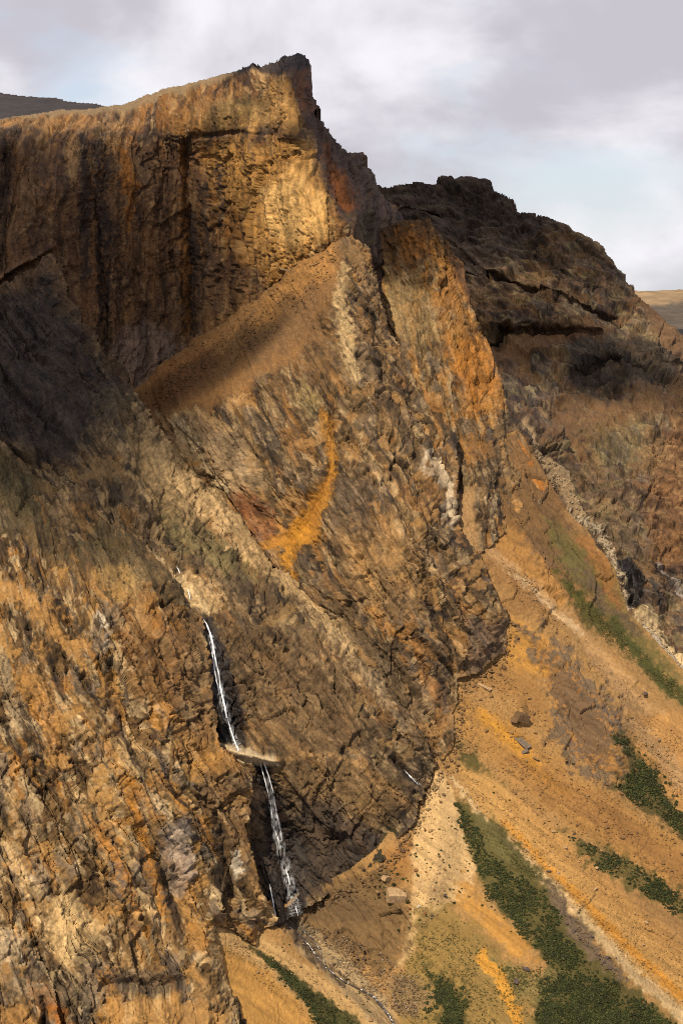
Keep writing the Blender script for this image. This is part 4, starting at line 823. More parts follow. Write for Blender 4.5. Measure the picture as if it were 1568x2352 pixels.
# ------------------------------------------------------------------ water
def water_material(name, lo, hi, sx):
    m = bpy.data.materials.new(name); m.use_nodes = True
    nt = m.node_tree; N = nt.nodes; L = nt.links
    b = N['Principled BSDF']; b.inputs['Base Color'].default_value = (.86, .87, .9, 1); b.inputs['Roughness'].default_value = .35
    tc = N.new('ShaderNodeTexCoord'); mp = N.new('ShaderNodeMapping'); mp.inputs['Scale'].default_value = (sx, sx, sx * .12)
    nz = N.new('ShaderNodeTexNoise'); nz.inputs['Scale'].default_value = 1.0; nz.inputs['Detail'].default_value = 5
    L.new(tc.outputs['Object'], mp.inputs['Vector']); L.new(mp.outputs['Vector'], nz.inputs['Vector'])
    mr = N.new('ShaderNodeMapRange'); mr.inputs['From Min'].default_value = .34; mr.inputs['From Max'].default_value = .62
    mr.inputs['To Min'].default_value = lo; mr.inputs['To Max'].default_value = hi
    L.new(nz.outputs['Fac'], mr.inputs['Value'])
    ed = N.new('ShaderNodeAttribute'); ed.attribute_name = 'body'
    mu = N.new('ShaderNodeMath'); mu.operation = 'MULTIPLY'; L.new(mr.outputs['Result'], mu.inputs[0]); L.new(ed.outputs['Fac'], mu.inputs[1])
    L.new(mu.outputs[0], b.inputs['Alpha'])
    return m
M_FALL = water_material('white_water', .25, .95, 1.0)
M_VEIL = water_material('thin_water', -.1, .42, 1.0)
M_MIST = water_material('falling_spray', -.06, .15, .8)
M_STREAM = water_material('stream_water', .8, 1.0, .5)
def _foam(m):
    N = m.node_tree.nodes; L = m.node_tree.links
    tc = N.new('ShaderNodeTexCoord'); nz = N.new('ShaderNodeTexNoise'); nz.inputs['Scale'].default_value = .55; nz.inputs['Detail'].default_value = 5; nz.inputs['Roughness'].default_value = .65
    L.new(tc.outputs['Object'], nz.inputs['Vector'])
    rp = N.new('ShaderNodeValToRGB'); e = rp.color_ramp.elements
    e[0].position = .56; e[0].color = (.035, .03, .026, 1); e[1].position = .7; e[1].color = (.75, .74, .74, 1)
    L.new(nz.outputs['Fac'], rp.inputs['Fac']); L.new(rp.outputs['Color'], N['Principled BSDF'].inputs['Base Color']); N['Principled BSDF'].inputs['Roughness'].default_value = .2
_foam(M_STREAM)
def ribbon(name, sheet, pts, material, parent=None, lift=1.0, smooth=9, bulge=.35, n_per=3.0, wob=.25, seed=1):
    """a tongue of water lying on a sheet; pts are x, y, half width in frame units"""
    q = np.array(pts, float)
    seg = np.hypot(np.diff(q[:, 0]), np.diff(q[:, 1])); t = np.r_[0, np.cumsum(seg)]
    n = max(6, int(t[-1] / n_per)); tt = np.linspace(0, t[-1], n)
    px = np.interp(tt, t, q[:, 0]) + wob * 4 * fbm(tt / 22., tt * 0 + seed, 3, seed); py = np.interp(tt, t, q[:, 1]); pw = np.interp(tt, t, q[:, 2])
    pw = pw * (1 + .35 * fbm(tt / 13., tt * 0 + 3.3 + seed, 3, seed + 2))
    dep = np.array([min(on(sheet, a + k, b)[0][1] for k in (-w, 0, w)) for a, b, w in zip(px, py, pw)])
    k = np.ones(smooth) / smooth
    dep = np.convolve(np.r_[[dep[0]] * (smooth // 2), dep, [dep[-1]] * (smooth // 2)], k, 'valid')[:n] - lift
    tx, ty = np.gradient(px), np.gradient(py); ln = np.hypot(tx, ty) + 1e-6
    nx_, ny_ = -ty / ln, tx / ln
    V = []; B = []; cs = (-1, -.55, 0, .55, 1)
    for i in range(n):
        fade = min(1, i / 3., (n - 1 - i) / 3. + .25)
        for s in cs:
            V.append(unproj(np.array(px[i] + nx_[i] * s * pw[i]), np.array(py[i] + ny_[i] * s * pw[i]), dep[i] - bulge * (1 - s * s)))
            B.append(min(1, 1.7 * (1 - abs(s) ** 2.2)) * fade)
    for i in range(n):          # back of the tongue, against the rock
        for s in cs[1:-1]:
            V.append(unproj(np.array(px[i] + nx_[i] * s * pw[i]), np.array(py[i] + ny_[i] * s * pw[i]), dep[i] + .3)); B.append(0.0)
    F = []
    for i in range(n - 1):
        for j in range(4): F.append((i * 5 + j, (i + 1) * 5 + j, (i + 1) * 5 + j + 1, i * 5 + j + 1))
        bk = lambda i_, j_: (i_ * 5 if j_ == 0 else i_ * 5 + 4 if j_ == 4 else n * 5 + i_ * 3 + j_ - 1)
        for j in range(4): F.append((bk(i, j + 1), bk(i + 1, j + 1), bk(i + 1, j), bk(i, j)))
    o = make_mesh(name, np.array(V), np.array(F), material)
    at = o.data.attributes.new('body', 'FLOAT', 'POINT'); at.data.foreach_set('value', np.array(B, F32))
    if parent is not None: o.parent = parent
    return o
def water_root(name, label, x, y, sheet):
    e = bpy.data.objects.new(name, None); scene.collection.objects.link(e)
    e['label'] = label; e['category'] = 'waterfall'; e.empty_display_size = 5
    e['kind'] = 'structure'
    return e
WF = 'waterfall_cliff'
w1 = water_root('waterfall', 'tall thin white waterfall dropping from the cream stream bed to the pale ledge', 549, 1724, WF)
main = [(464, 1418, 2.5), (474, 1432, 3.6), (483, 1455, 4.2), (489, 1480, 4.0), (494, 1510, 3.6), (502, 1545, 3.6), (507, 1580, 4.2), (514, 1615, 4.8), (522, 1650, 4.4), (531, 1680, 4.0), (540, 1705, 4.2), (549, 1726, 4.6)]
ribbon('water_strand', WF, [(a, b, w * .55) for a, b, w in main], M_FALL, w1, lift=4.0, seed=1)
ribbon('water_strand', WF, [(487, 1490, 1.2), (491, 1530, 1.6), (498, 1565, 1.8), (503, 1590, 1.6)], M_FALL, w1, lift=3.4, seed=2)
ribbon('spray', WF, [(a - 1 + 3 * (i > 6), b, w * 2.3) for i, (a, b, w) in enumerate(main[2:])], M_MIST, w1, lift=3.0, seed=3)
w2 = water_root('waterfall', 'lower double-stranded waterfall in the black wet alcove', 680, 2100, WF)
sa = [(598, 1752, 1.4), (604, 1776, 1.5), (610, 1798, 1.6), (617, 1825, 1.6), (622, 1850, 1.8), (626, 1894, 2.6), (634, 1915, 2.8), (641, 1934, 2.6), (646, 1950, 1.6)]
sb = [(606, 1750, 1.7), (612, 1768, 1.8), (618, 1786, 1.9), (624, 1805, 1.9), (628, 1822, 1.9), (632, 1850, 2.0), (638, 1880, 2.4), (644, 1905, 2.2), (648, 1935, 1.6)]
ribbon('water_strand', WF, sa, M_VEIL, w2, lift=2.6, seed=4); ribbon('water_strand', WF, sb, M_VEIL, w2, lift=2.6, seed=5)
ribbon('water_strand', WF, [(a, b, w * .8) for a, b, w in sb[:5]], M_FALL, w2, lift=2.9, seed=15); ribbon('water_strand', WF, [(a, b, w * .7) for a, b, w in sa[:4]], M_FALL, w2, lift=2.9, seed=16)
ribbon('spray', WF, [(612, 1780, 6), (626, 1850, 10), (636, 1910, 13), (650, 1970, 15), (662, 2015, 16), (672, 2060, 18), (680, 2104, 20)], M_MIST, w2, lift=3.2, seed=6)
ribbon('water_strand', WF, [(656, 1995, 1.2), (662, 2015, 1.8), (666, 2032, 1.4)], M_FALL, w2, lift=3.6, seed=8)
ribbon('water_strand', WF, [(678, 2078, 1.0), (682, 2092, 1.4), (684, 2104, 1.2)], M_FALL, w2, lift=3.6, seed=9)
w3 = water_root('waterfall', 'small side trickle left of the lower waterfall near its base', 633, 2108, WF)
ribbon('water_strand', WF, [(619, 2030, 1.2), (623, 2050, 1.8), (627, 2072, 2.2), (631, 2095, 2.2), (634, 2112, 1.6)], M_FALL, w3, lift=2.6, seed=10)
for k, (pp, sh, lb) in enumerate(((((405, 1300, 1.0), (410, 1308, 1.4), (414, 1318, 1.0)), WF, 'tiny white cascade high in the cream stream bed'), (((431, 1352, 1.0), (434, 1362, 1.6), (438, 1378, 1.2)), WF, 'small white cascade just above the tall waterfall'),
                                  (((928, 1768, 1.0), (942, 1784, 1.6), (960, 1803, 1.2)), WF, 'short white cascade in the black cleft at the cliff foot'))):
    o = ribbon('cascade', sh, pp, M_FALL, None, lift=1.6, n_per=2, seed=20 + k); o['kind'] = 'structure'; o['label'] = lb
SL = 'scree_slope'
st_pts = [(650, 2118, 2.0), (672, 2135, 2.2), (690, 2150, 2.0), (708, 2168, 2.2), (722, 2190, 2.0), (738, 2212, 2.0), (756, 2228, 2.0), (778, 2246, 2.4), (792, 2256, 1.8), (815, 2266, 2.0), (842, 2280, 2.2), (858, 2290, 3.0), (872, 2306, 3.4), (888, 2326, 3.2), (902, 2346, 2.8), (925, 2390, 3)]
o = ribbon('stream', SL, st_pts, M_STREAM, None, lift=.5, seed=31, wob=.8, n_per=2.0); o['kind'] = 'structure'; o['label'] = 'thin white stream running from the waterfall down the rubble gully'
o = ribbon('stream', SL, [(672, 2124, 1.2), (700, 2140, 1.6), (722, 2160, 1.4), (738, 2190, 1.4), (748, 2216, 1.2)], M_STREAM, None, lift=.5, seed=32, wob=.8, n_per=2.0); o['kind'] = 'structure'; o['label'] = 'side braid of the stream below the waterfall'

# ------------------------------------------------------------------ loose stones and boulders
def tint_material(name, rough, nscale):
    return ground_material(name, nscale, rough, bump=.6)
M_STONE = tint_material('broken_stone', .9, 2.2)
M_LEAF = ground_material('shrub_leaves', 1.5, .7, bump=.0)
def hull_mesh(seed, n=13, flat=.7, long=1.25):
    r = np.random.default_rng(seed); p = r.normal(size=(n, 3)); p /= np.linalg.norm(p, axis=1, keepdims=True)
    p *= (.75 + .25 * r.random((n, 1))); p *= np.array([long, 1, flat])
    bm = bmesh.new()
    for v in p: bm.verts.new(v)
    res = bmesh.ops.convex_hull(bm, input=bm.verts)
    for v in [v for v in bm.verts if not v.link_faces]: bm.verts.remove(v)
    bmesh.ops.triangulate(bm, faces=bm.faces); bm.verts.index_update()
    V = np.array([v.co[:] for v in bm.verts]); F = np.array([[v.index for v in f.verts] for f in bm.faces]); bm.free()
    return V, F
STONES = [hull_mesh(s) for s in range(10)]
def rand_rot(r, tilt=.5):
    a, b, g = r.uniform(0, 2 * math.pi), r.normal() * tilt, r.normal() * tilt
    ca, sa, cb, sb, cg, sg = math.cos(a), math.sin(a), math.cos(b), math.sin(b), math.cos(g), math.sin(g)
    return np.array([[ca, -sa, 0], [sa, ca, 0], [0, 0, 1]]) @ np.array([[1, 0, 0], [0, cb, -sb], [0, sb, cb]]) @ np.array([[cg, 0, sg], [0, 1, 0], [-sg, 0, cg]])
def scatter(regions, count, seed, edge=0):
    """random frame positions inside polygons, clumped"""
    r = np.random.default_rng(seed); out = []
    for poly, share in regions:
        q = np.array(poly, float); need = int(count * share); got = 0
        while got < need:
            m = need * 3 + 50
            x = r.uniform(q[:, 0].min(), q[:, 0].max(), m); y = r.uniform(q[:, 1].min(), q[:, 1].max(), m)
            ok = poly_sd(poly, x, y) + 14 * fbm(x / 40., y / 40., 4, seed) > 0
            if edge: ok &= r.random(m) < sstep(-10, edge, poly_sd(poly, x, y) + 14 * fbm(x / 40., y / 40., 4, seed))
            ok &= (r.random(m) < np.clip(.55 + 1.1 * fbm(x / 55., y / 55., 4, seed + 5), .08, 1))
            x, y = x[ok][:need - got], y[ok][:need - got]; got += len(x); out += list(zip(x, y))
            if not len(x): break
    return out
def blocks(name, pts, sheet, sz, pal, seed, label, mixlocal=.5):
    r = np.random.default_rng(seed); VV = []; FF = []; CC = []; n0 = 0
    for x, y in pts:
        p, nn, col, ok = on(sheet, x, y)
        if not ok: continue
        V, F = STONES[r.integers(len(STONES))]
        s = sz[0] * (sz[1] / sz[0]) ** (r.random() ** 2.6)
        c = pal[r.integers(len(pal))] * r.uniform(.65, 1.35)
        c = c * (1 - mixlocal) + col * mixlocal
        VV.append(V @ rand_rot(r).T * s * r.uniform(.8, 1.25, 3) + p + nn * s * .15); FF.append(F + n0); n0 += len(V); CC.append(np.tile(c, (len(V), 1)))
    o = make_mesh(name, np.concatenate(VV), np.concatenate(FF), M_STONE, np.concatenate(CC))
    o['kind'] = 'stuff'; o['label'] = label
    return o
G_stone = [alb(170, 140, 104), alb(150, 126, 100), alb(196, 160, 110), alb(128, 104, 82), alb(206, 180, 140), alb(186, 130, 70)]
R_up = [(1060, 1570), (1160, 1520), (1300, 1720), (1568, 1900), (1600, 2090), (1400, 1990), (1200, 1850), (1050, 1720)]
R_band = [(1050, 1770), (1250, 1890), (1568, 2170), (1640, 2400), (1440, 2220), (1230, 2000), (1060, 1830)]
R_right = [(1430, 1640), (1500, 1640), (1600, 1740), (1600, 1880), (1480, 1770)]
R_rill = [(1120, 1260), (1200, 1320), (1400, 1530), (1500, 1640), (1440, 1640), (1330, 1500), (1180, 1370)]
R_fan = [(1008, 1775), (1060, 1930), (1085, 1990), (1060, 2060), (960, 2150), (905, 2220), (945, 2050), (950, 1900)]
R_basin = [(660, 2110), (760, 2130), (880, 2190), (960, 2240), (960, 2352), (860, 2300), (740, 2220)]
R_low = [(500, 2140), (600, 2160), (760, 2260), (880, 2352), (720, 2352), (520, 2200)]
R_grey = [(1270, 2050), (1340, 2120), (1450, 2250), (1400, 2240), (1300, 2130)]
blocks('scree_stones', scatter([(R_up, .36), (R_band, .26), (R_right, .12), (R_rill, .07), (R_fan, .05), (R_low, .1), (R_grey, .04)], 22000, 41), SL, (.13, .85), G_stone, 42, 'loose stones covering the scree', mixlocal=.85)
blocks('gully_stones', scatter([(R_basin, 1)], 2600, 43), SL, (.3, 1.2), [alb(110, 92, 76), alb(196, 176, 146), alb(150, 126, 100), alb(80, 66, 58)], 44, 'rubble along the stream below the waterfall')
blocks('talus_stones', scatter([([(775, 560), (760, 640), (640, 760), (500, 860), (360, 940), (330, 900), (450, 790), (620, 670)], 1)], 2600, 45), 'rock_buttress', (.2, 1.5), [alb(150, 112, 70), alb(120, 92, 64), alb(176, 140, 96)], 46, 'stones on the talus apron under the golden wall')

FOOT = [(1172, 1425), (1160, 1510), (1100, 1552), (1056, 1572), (1050, 1640), (1046, 1716), (1010, 1776), (970, 1836), (940, 1910), (885, 1985), (800, 2040), (700, 2085)]
_r = np.random.default_rng(77); _fp = []
for (ax, ay), (bx, by) in zip(FOOT[:-1], FOOT[1:]):
    for k in range(int(math.hypot(bx - ax, by - ay) * 1.6)):
        t = _r.random(); o_ = abs(_r.normal()) * 16 - 3
        _fp.append((ax + (bx - ax) * t + o_ * .8, ay + (by - ay) * t + o_ * .7))
blocks('fallen_rubble', _fp, SL, (.25, 1.9), [alb(132, 106, 76), alb(110, 90, 70), alb(168, 132, 90)], 48, 'fallen rubble along the foot of the cliffs', mixlocal=.35)
blocks('gully_rubble', scatter([([(1195, 985), (1250, 1040), (1320, 1110), (1350, 1200), (1420, 1300), (1450, 1400), (1420, 1400), (1380, 1290), (1300, 1180), (1230, 1070)], .7), ([(1450, 1400), (1500, 1440), (1600, 1550), (1570, 1570), (1480, 1470)], .3)], 1500, 49), 'dark_mountain', (.25, 1.5), [alb(196, 170, 134), alb(160, 134, 104), alb(220, 196, 160)], 50, 'pale rubble in the gully on the right', mixlocal=.4)

BOULD = []
for s in range(9):
    V, F = hull_mesh(100 + s, 22, .72, 1.35)
    me = bpy.data.meshes.new('boulder'); me.from_pydata(V.tolist(), [], F.tolist()); me.update(); BOULD.append(me)
_bmat = {}
def boulder_mat(key, rgb):
    if key in _bmat: return _bmat[key]
    m = bpy.data.materials.new('boulder_' + key); m.use_nodes = True; N = m.node_tree.nodes; L = m.node_tree.links
    b = N['Principled BSDF']; b.inputs['Roughness'].default_value = .92; b.inputs['Specular IOR Level'].default_value = .2
    tc = N.new('ShaderNodeTexCoord'); nz = N.new('ShaderNodeTexNoise'); nz.inputs['Scale'].default_value = 2.4; nz.inputs['Detail'].default_value = 6
    L.new(tc.outputs['Object'], nz.inputs['Vector'])
    rp = N.new('ShaderNodeValToRGB'); rp.color_ramp.elements[0].position = .3; rp.color_ramp.elements[1].position = .72
    a = alb(*rgb); rp.color_ramp.elements[0].color = (*(a * .6), 1); rp.color_ramp.elements[1].color = (*(a * 1.25), 1)
    L.new(nz.outputs['Fac'], rp.inputs['Fac']); L.new(rp.outputs['Color'], b.inputs['Base Color'])
    bp = N.new('ShaderNodeBump'); bp.inputs['Strength'].default_value = .5; bp.inputs['Distance'].default_value = .15
    L.new(nz.outputs['Fac'], bp.inputs['Height']); L.new(bp.outputs['Normal'], b.inputs['Normal'])
    _bmat[key] = m; return m
def boulder(x, y, size, key, rgb, label, sheet=SL, group=None, rot_=None, mesh=None):
    p, nn, col, ok = on(sheet, x, y)
    me = BOULD[random.randrange(len(BOULD))] if mesh is None else mesh
    k = (me.name, key)
    if k not in _bcache:
        m2 = me.copy(); m2.materials.clear(); m2.materials.append(boulder_mat(key, rgb)); _bcache[k] = m2
    o = bpy.data.objects.new('boulder', _bcache[k]); scene.collection.objects.link(o)
    sx = size if isinstance(size, tuple) else (size, size * random.uniform(.8, 1.1), size * random.uniform(.7, 1))
    o.scale = sx
    o.location = Vector(p + nn * min(sx) * .25)
    o.rotation_euler = rot_ if rot_ else (random.gauss(0, .35), random.gauss(0, .35), random.uniform(0, 6.28))
    o['label'] = label; o['category'] = 'boulder'
    if group: o['group'] = group
    return o
_bcache = {}
def block_mesh(seed, dims):
    """an angular block: a box with knocked-off corners and split faces"""
    r = np.random.default_rng(seed); bm = bmesh.new()
    pts = []
    for sx in (-1, 1):
        for sy in (-1, 1):
            for sz in (-1, 1):
                c = np.array([sx, sy, sz]) * (1 - .16 * r.random(3))
                for ax in range(3):
                    q = c.copy(); q[ax] *= 1 - .12 - .2 * r.random(); pts.append(q * dims)
    for p in pts: bm.verts.new(p)
    bmesh.ops.convex_hull(bm, input=bm.verts)
    for v in [v for v in bm.verts if not v.link_faces]: bm.verts.remove(v)
    bmesh.ops.recalc_face_normals(bm, faces=bm.faces)
    me = bpy.data.meshes.new('boulder'); bm.to_mesh(me); bm.free(); return me
B1 = block_mesh(3, (1.25, 1, .75)); B2 = block_mesh(5, (1.7, .8, .55)); B3 = block_mesh(8, (1, .9, .8))
boulder(910, 2058, (4.6, 4.2, 4.0), 'cream', (214, 176, 130), 'large cream angular boulder on the brown basin slope', mesh=B1, rot_=(.35, .1, .2))
boulder(889, 2018, (2.3, 2.0, 1.9), 'cream', (214, 176, 130), 'cream boulder just uphill of the largest cream boulder', mesh=B3, rot_=(.3, .2, .9))
boulder(886, 2036, 1.1, 'cream', (214, 176, 130), 'small cream stone between the two cream boulders')
boulder(1195, 1706, (4.2, 2.6, 2.2), 'grey', (140, 122, 104), 'long grey slab boulder on the orange scree', mesh=B2, rot_=(.5, .5, -.75))
boulder(1188, 1692, (2.0, 1.6, 1.4), 'ochre', (206, 150, 72), 'ochre block leaning on the long grey slab', mesh=B3, rot_=(.3, .2, .4))
boulder(1112, 1578, (3.0, 1.4, 1.3), 'cream', (206, 178, 138), 'pale flat slab high on the orange scree', mesh=B2, rot_=(.4, .35, -.4))
boulder(1195, 1650, (4.2, 3.6, 3.4), 'bark', (138, 106, 74), 'dark brown knob of rock in the orange scree', mesh=B3, rot_=(.2, .3, .5))
boulder(1180, 1660, (2.8, 2.4, 2.4), 'bark', (138, 106, 74), 'dark brown block on the left side of the rock knob', mesh=B1, rot_=(.1, .4, 1.2))
boulder(1204, 1730, (1.9, 1.4, 1.3), 'grey', (150, 130, 108), 'grey block below the long grey slab', mesh=B1)
boulder(1227, 1745, (2.4, 1.9, 1.7), 'tan', (186, 146, 98), 'tan rounded boulder downhill of the long grey slab')
boulder(1206, 2226, (2.2, 2.0, 1.9), 'plum', (112, 94, 88), 'purple-grey boulder on tan scree, upper of a pair')
boulder(1184, 2254, (2.3, 2.1, 1.8), 'plum', (112, 94, 88), 'purple-grey boulder on tan scree, lower of a pair')
boulder(1020, 2058, (1.9, 1.7, 1.5), 'plum', (122, 106, 96), 'grey-purple boulder on the pale fan beside shrubs')
boulder(992, 2104, (1.4, 1.3, 1.2), 'plum', (122, 106, 96), 'small grey-purple boulder at the lower pale fan')
boulder(962, 2081, (1.4, 1.1, 1.5), 'white', (236, 218, 186), 'small white upright stone on the pale fan')
boulder(1075, 2057, (1.5, 1.2, 1.0), 'tan', (190, 150, 104), 'tan block at the right side of the pale fan')
boulder(1262, 2000, (1.8, 1.5, 1.3), 'grey', (140, 122, 104), 'grey boulder on the yellow scree band')
boulder(1008, 1968, (1.2, 1.1, 1), 'tan', (180, 138, 88), 'tan stone in the middle of the pale fan')
boulder(1480, 1594, (2.6, 2.2, 1.8), 'plum', (128, 104, 88), 'rounded brown-purple boulder above the upper right scree')
boulder(655, 620, (2.2, 1.4, 1.2), 'cream', (206, 178, 138), 'pale block resting near the top of the talus apron', sheet='rock_buttress', mesh=B2)
ZON = ((R_up, 70, 'brown', (156, 118, 76), 'brown boulder on the wide orange scree', 'boulders on the orange scree', 31), (R_up, 30, 'tan', (196, 152, 100), 'light tan boulder strewn on the wide orange scree', 'light boulders on the orange scree', 32),
       (R_band, 50, 'cream', (226, 190, 138), 'cream boulder along the yellow scree band', 'cream boulders on the yellow band', 33), (R_right, 22, 'tan', (190, 156, 112), 'tan boulder on the upper right scree', 'boulders on the upper right scree', 34),
       (R_basin, 34, 'umber', (120, 98, 78), 'dark boulder in rubble beside the stream', 'boulders beside the stream', 35), (R_low, 16, 'tan', (200, 158, 104), 'tan boulder on the lower left scree tongue', 'boulders on the lower left scree', 36),
       (R_grey, 22, 'plum', (132, 110, 96), 'grey-purple boulder between thicket and yellow band', 'boulders beside the green thicket', 37), (R_fan, 14, 'rust', (166, 116, 70), 'rusty stone on the pale fan', 'stones on the pale fan', 38))
def placed(pts):
    """words for where in its zone each thing lies"""
    q = np.array(pts); ry = q[:, 1].argsort().argsort() / len(q)
    out = []
    for i, (x, y) in enumerate(pts):
        near = np.abs(q[:, 1] - y) < 60
        out.append((('at the top', 'high up', 'midway down', 'low down', 'at the bottom')[min(4, int(ry[i] * 5))], ('left', 'middle', 'right')[min(2, int(3 * (q[near, 0] < x).mean()))]))
    return out
for reg, n, key, rgb, lab, grp, sd_ in ZON:
    pts = [(x, y) for x, y in scatter([(reg, 1)], n, sd_) if -5 < x < 1573 and y < 2350]
    for (x, y), (hw, sw) in zip(pts, placed(pts)):
        s = .7 + 1.0 * random.random() ** 2
        boulder(x, y, s, key, rgb, ('small ' if s < .85 else '' if s < 1.2 else 'large ') + lab + ', ' + hw + ' on the ' + sw, group=grp)

# ------------------------------------------------------------------ shrubs
def shrub_mesh(seed, n=46, flat=.62):
    r = np.random.default_rng(seed); V = []; F = []; C = []
    for k in range(n):
        d = r.normal(size=3); d /= np.linalg.norm(d); d[2] = abs(d[2]) * .9 - .1
        c = d * (.45 + .5 * r.random()) * np.array([1, 1, flat]) * (1 + .25 * math.sin(3 * math.atan2(d[1], d[0]) + seed))
        nrm = d + r.normal(size=3) * .5; nrm /= np.linalg.norm(nrm)
        t = np.cross(nrm, r.normal(size=3)); t /= np.linalg.norm(t) + 1e-9; b = np.cross(nrm, t)
        s = .2 + .14 * r.random(); i = len(V)
        V += [c - t * s - b * s * .6, c + t * s - b * s * .6, c + t * s * .7 + b * s + nrm * s * .2, c - t * s * .7 + b * s - nrm * s * .15]
        F.append((i, i + 1, i + 2, i + 3)); C += [r.uniform(.7, 1.4)] * 4
    return np.array(V), np.array(F), np.array(C)
SHR = [shrub_mesh(s) for s in range(8)]
SHL = [shrub_mesh(50 + s, 14, .55) for s in range(6)]
def thicket(name, regions, count, sheet, sz, pal, seed, label, src=SHR, y_clip=None):
    r = np.random.default_rng(seed); VV = []; FF = []; CC = []; n0 = 0
    sp = scatter(regions, count, seed, edge=22); qa = np.array(sp); LF = 1 + .35 * fbm(qa[:, 0] / 45., qa[:, 1] / 30., 3, 5)
    for (x, y), lowf in zip(sp, LF):
        p, nn, col, ok = on(sheet, x, y)
        if not ok: continue
        V, F, c1 = src[r.integers(len(src))]
        s = r.uniform(*sz); a = r.uniform(0, 6.28)
        R = np.array([[math.cos(a), -math.sin(a), 0], [math.sin(a), math.cos(a), 0], [0, 0, 1]])
        VV.append(V @ R.T * s + p); FF.append(F + n0); n0 += len(V)
        CC.append(pal[r.integers(len(pal))][None] * c1[:, None] * r.uniform(.8, 1.2) * lowf)
    o = make_mesh(name, np.concatenate(VV), np.concatenate(FF), M_LEAF, np.concatenate(CC)); o['kind'] = 'stuff'; o['label'] = label
    return o
GD = [alb(68, 74, 36), alb(78, 84, 40), alb(60, 66, 32), alb(90, 90, 46)]
GO = [alb(104, 100, 52), alb(88, 88, 44), alb(122, 112, 64)]
T_main = [(1042, 1835), (1075, 1860), (1130, 1960), (1200, 2010), (1270, 2070), (1300, 2150), (1380, 2240), (1480, 2300), (1568, 2360), (1568, 2400), (1240, 2400), (1225, 2310), (1290, 2260), (1210, 2160), (1120, 2060), (1065, 1930)]
T_up = [(1395, 1690), (1440, 1695), (1480, 1740), (1530, 1830), (1580, 1890), (1580, 1930), (1500, 1870), (1405, 1805), (1445, 1785), (1445, 1745)]
T_mid = [(1290, 1918), (1400, 1955), (1500, 2010), (1600, 2070), (1600, 2130), (1450, 2040), (1340, 1970)]
T_low = [(580, 2176), (620, 2202), (690, 2255), (760, 2310), (810, 2352), (830, 2400), (760, 2400), (690, 2300), (620, 2225)]
T_bot = [(975, 2225), (1035, 2250), (1075, 2300), (1055, 2352), (1030, 2390), (985, 2390), (1015, 2320)]
T_gr = [(1280, 1320), (1360, 1400), (1440, 1470), (1568, 1580), (1600, 1640), (1500, 1560), (1370, 1440)]
thicket('shrub_thicket', [(T_main, .74), (T_bot, .12), ([(1230, 2240), (1300, 2240), (1420, 2352), (1240, 2352)], .14)], 8500, SL, (.5, 1.25), GD, 61, 'dark green shrub thicket filling the long gully of the fan')
thicket('shrub_thicket', [(T_up, .6), (T_mid, .4)], 2300, SL, (.5, 1.3), GD, 62, 'dark green shrub belts on the right-hand scree')
thicket('shrub_thicket', [(T_low, 1)], 1300, SL, (.45, 1.0), GD, 63, 'narrow green shrub belt on the lower left scree')
thicket('tundra_turf', [(T_gr, .3), ([(960, 2110), (1060, 2120), (1150, 2200), (1220, 2290), (1230, 2400), (960, 2400), (900, 2270)], .45), ([(1080, 1860), (1190, 1970), (1250, 2020), (1190, 2000), (1100, 1920)], .1), ([(1140, 2220), (1290, 2230), (1270, 2290), (1180, 2290)], .15)], 5200, SL, (.35, .8), GO, 64, 'low olive turf and dwarf shrubs on the fan', src=SHL)
SHM = []
_gm = ground_material('shrub_crown', 1.5, .7, bump=0)
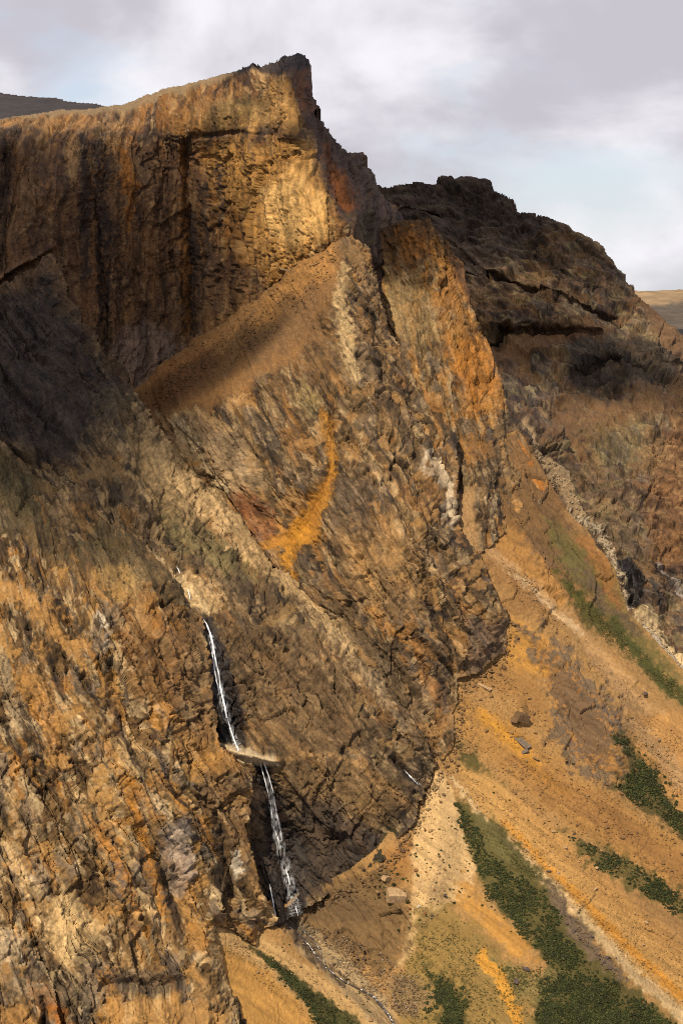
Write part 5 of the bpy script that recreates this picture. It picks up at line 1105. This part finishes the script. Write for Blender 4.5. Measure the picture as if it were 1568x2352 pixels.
for k in range(6):
    V, F, c1 = shrub_mesh(200 + k, 60, .7)
    me = bpy.data.meshes.new('shrub'); me.from_pydata(V.tolist(), [], F.tolist()); me.update()
    at = me.attributes.new('tint', 'FLOAT_COLOR', 'POINT'); at.data.foreach_set('color', np.c_[GD[k % 4][None] * c1[:, None], np.ones(len(V))].astype(F32).ravel())
    me.materials.append(_gm); SHM.append(me)
def shrub(x, y, s, label, group, sheet=SL):
    p, nn, col, ok = on(sheet, x, y)
    o = bpy.data.objects.new('shrub', SHM[random.randrange(6)]); scene.collection.objects.link(o)
    o.location = Vector(p); o.scale = (s * random.uniform(.9, 1.2), s, s * random.uniform(.8, 1.1)); o.rotation_euler = (0, 0, random.uniform(0, 6.28))
    o['label'] = label; o['category'] = 'shrub'; o['group'] = group
for reg, n, lab, grp, sd_, s0 in (([(950, 1900), (1030, 1850), (1085, 2000), (1040, 2100), (960, 2130)], 46, 'small dark shrub on the pale fan', 'shrubs on the pale fan', 71, .75),
                              ([(880, 1960), (945, 2000), (945, 2140), (900, 2140), (860, 2050)], 30, 'dark shrub around the cream boulders', 'shrubs around the cream boulders', 72, 1.0),
                              ([(1460, 1740), (1500, 1730), (1560, 1830), (1540, 1860)], 26, 'dark round shrub beside the upper right belt', 'shrubs beside the upper right belt', 73, 1.3),
                              ([(1110, 2010), (1220, 2150), (1200, 2170), (1090, 2060)], 26, 'small olive shrub beside the long thicket', 'shrubs along the long thicket', 74, .7),
                              ([(990, 2230), (1080, 2280), (1060, 2345), (960, 2345)], 30, 'dark bush in the bottom centre clump', 'bushes at the bottom centre', 75, 1.5),
                              ([(1100, 1800), (1300, 1900), (1480, 2000), (1440, 2010), (1200, 1880)], 30, 'tiny dark shrub on the open orange scree', 'shrubs on the open scree', 76, .7),
                              ([(620, 2150), (760, 2230), (880, 2330), (840, 2330), (700, 2220)], 20, 'tiny dark shrub on the lower left scree', 'shrubs on the lower left scree', 77, .6)):
    pts = [(x, y) for x, y in scatter([(reg, 1)], n, sd_) if y < 2350 and x < 1570]
    for (x, y), (hw, sw) in zip(pts, placed(pts)):
        s = random.uniform(.7, 1.3)
        shrub(x, y, s0 * s, ('low ' if s < .9 else 'fuller ' if s > 1.1 else '') + lab + ', ' + hw + ' on the ' + sw, grp)
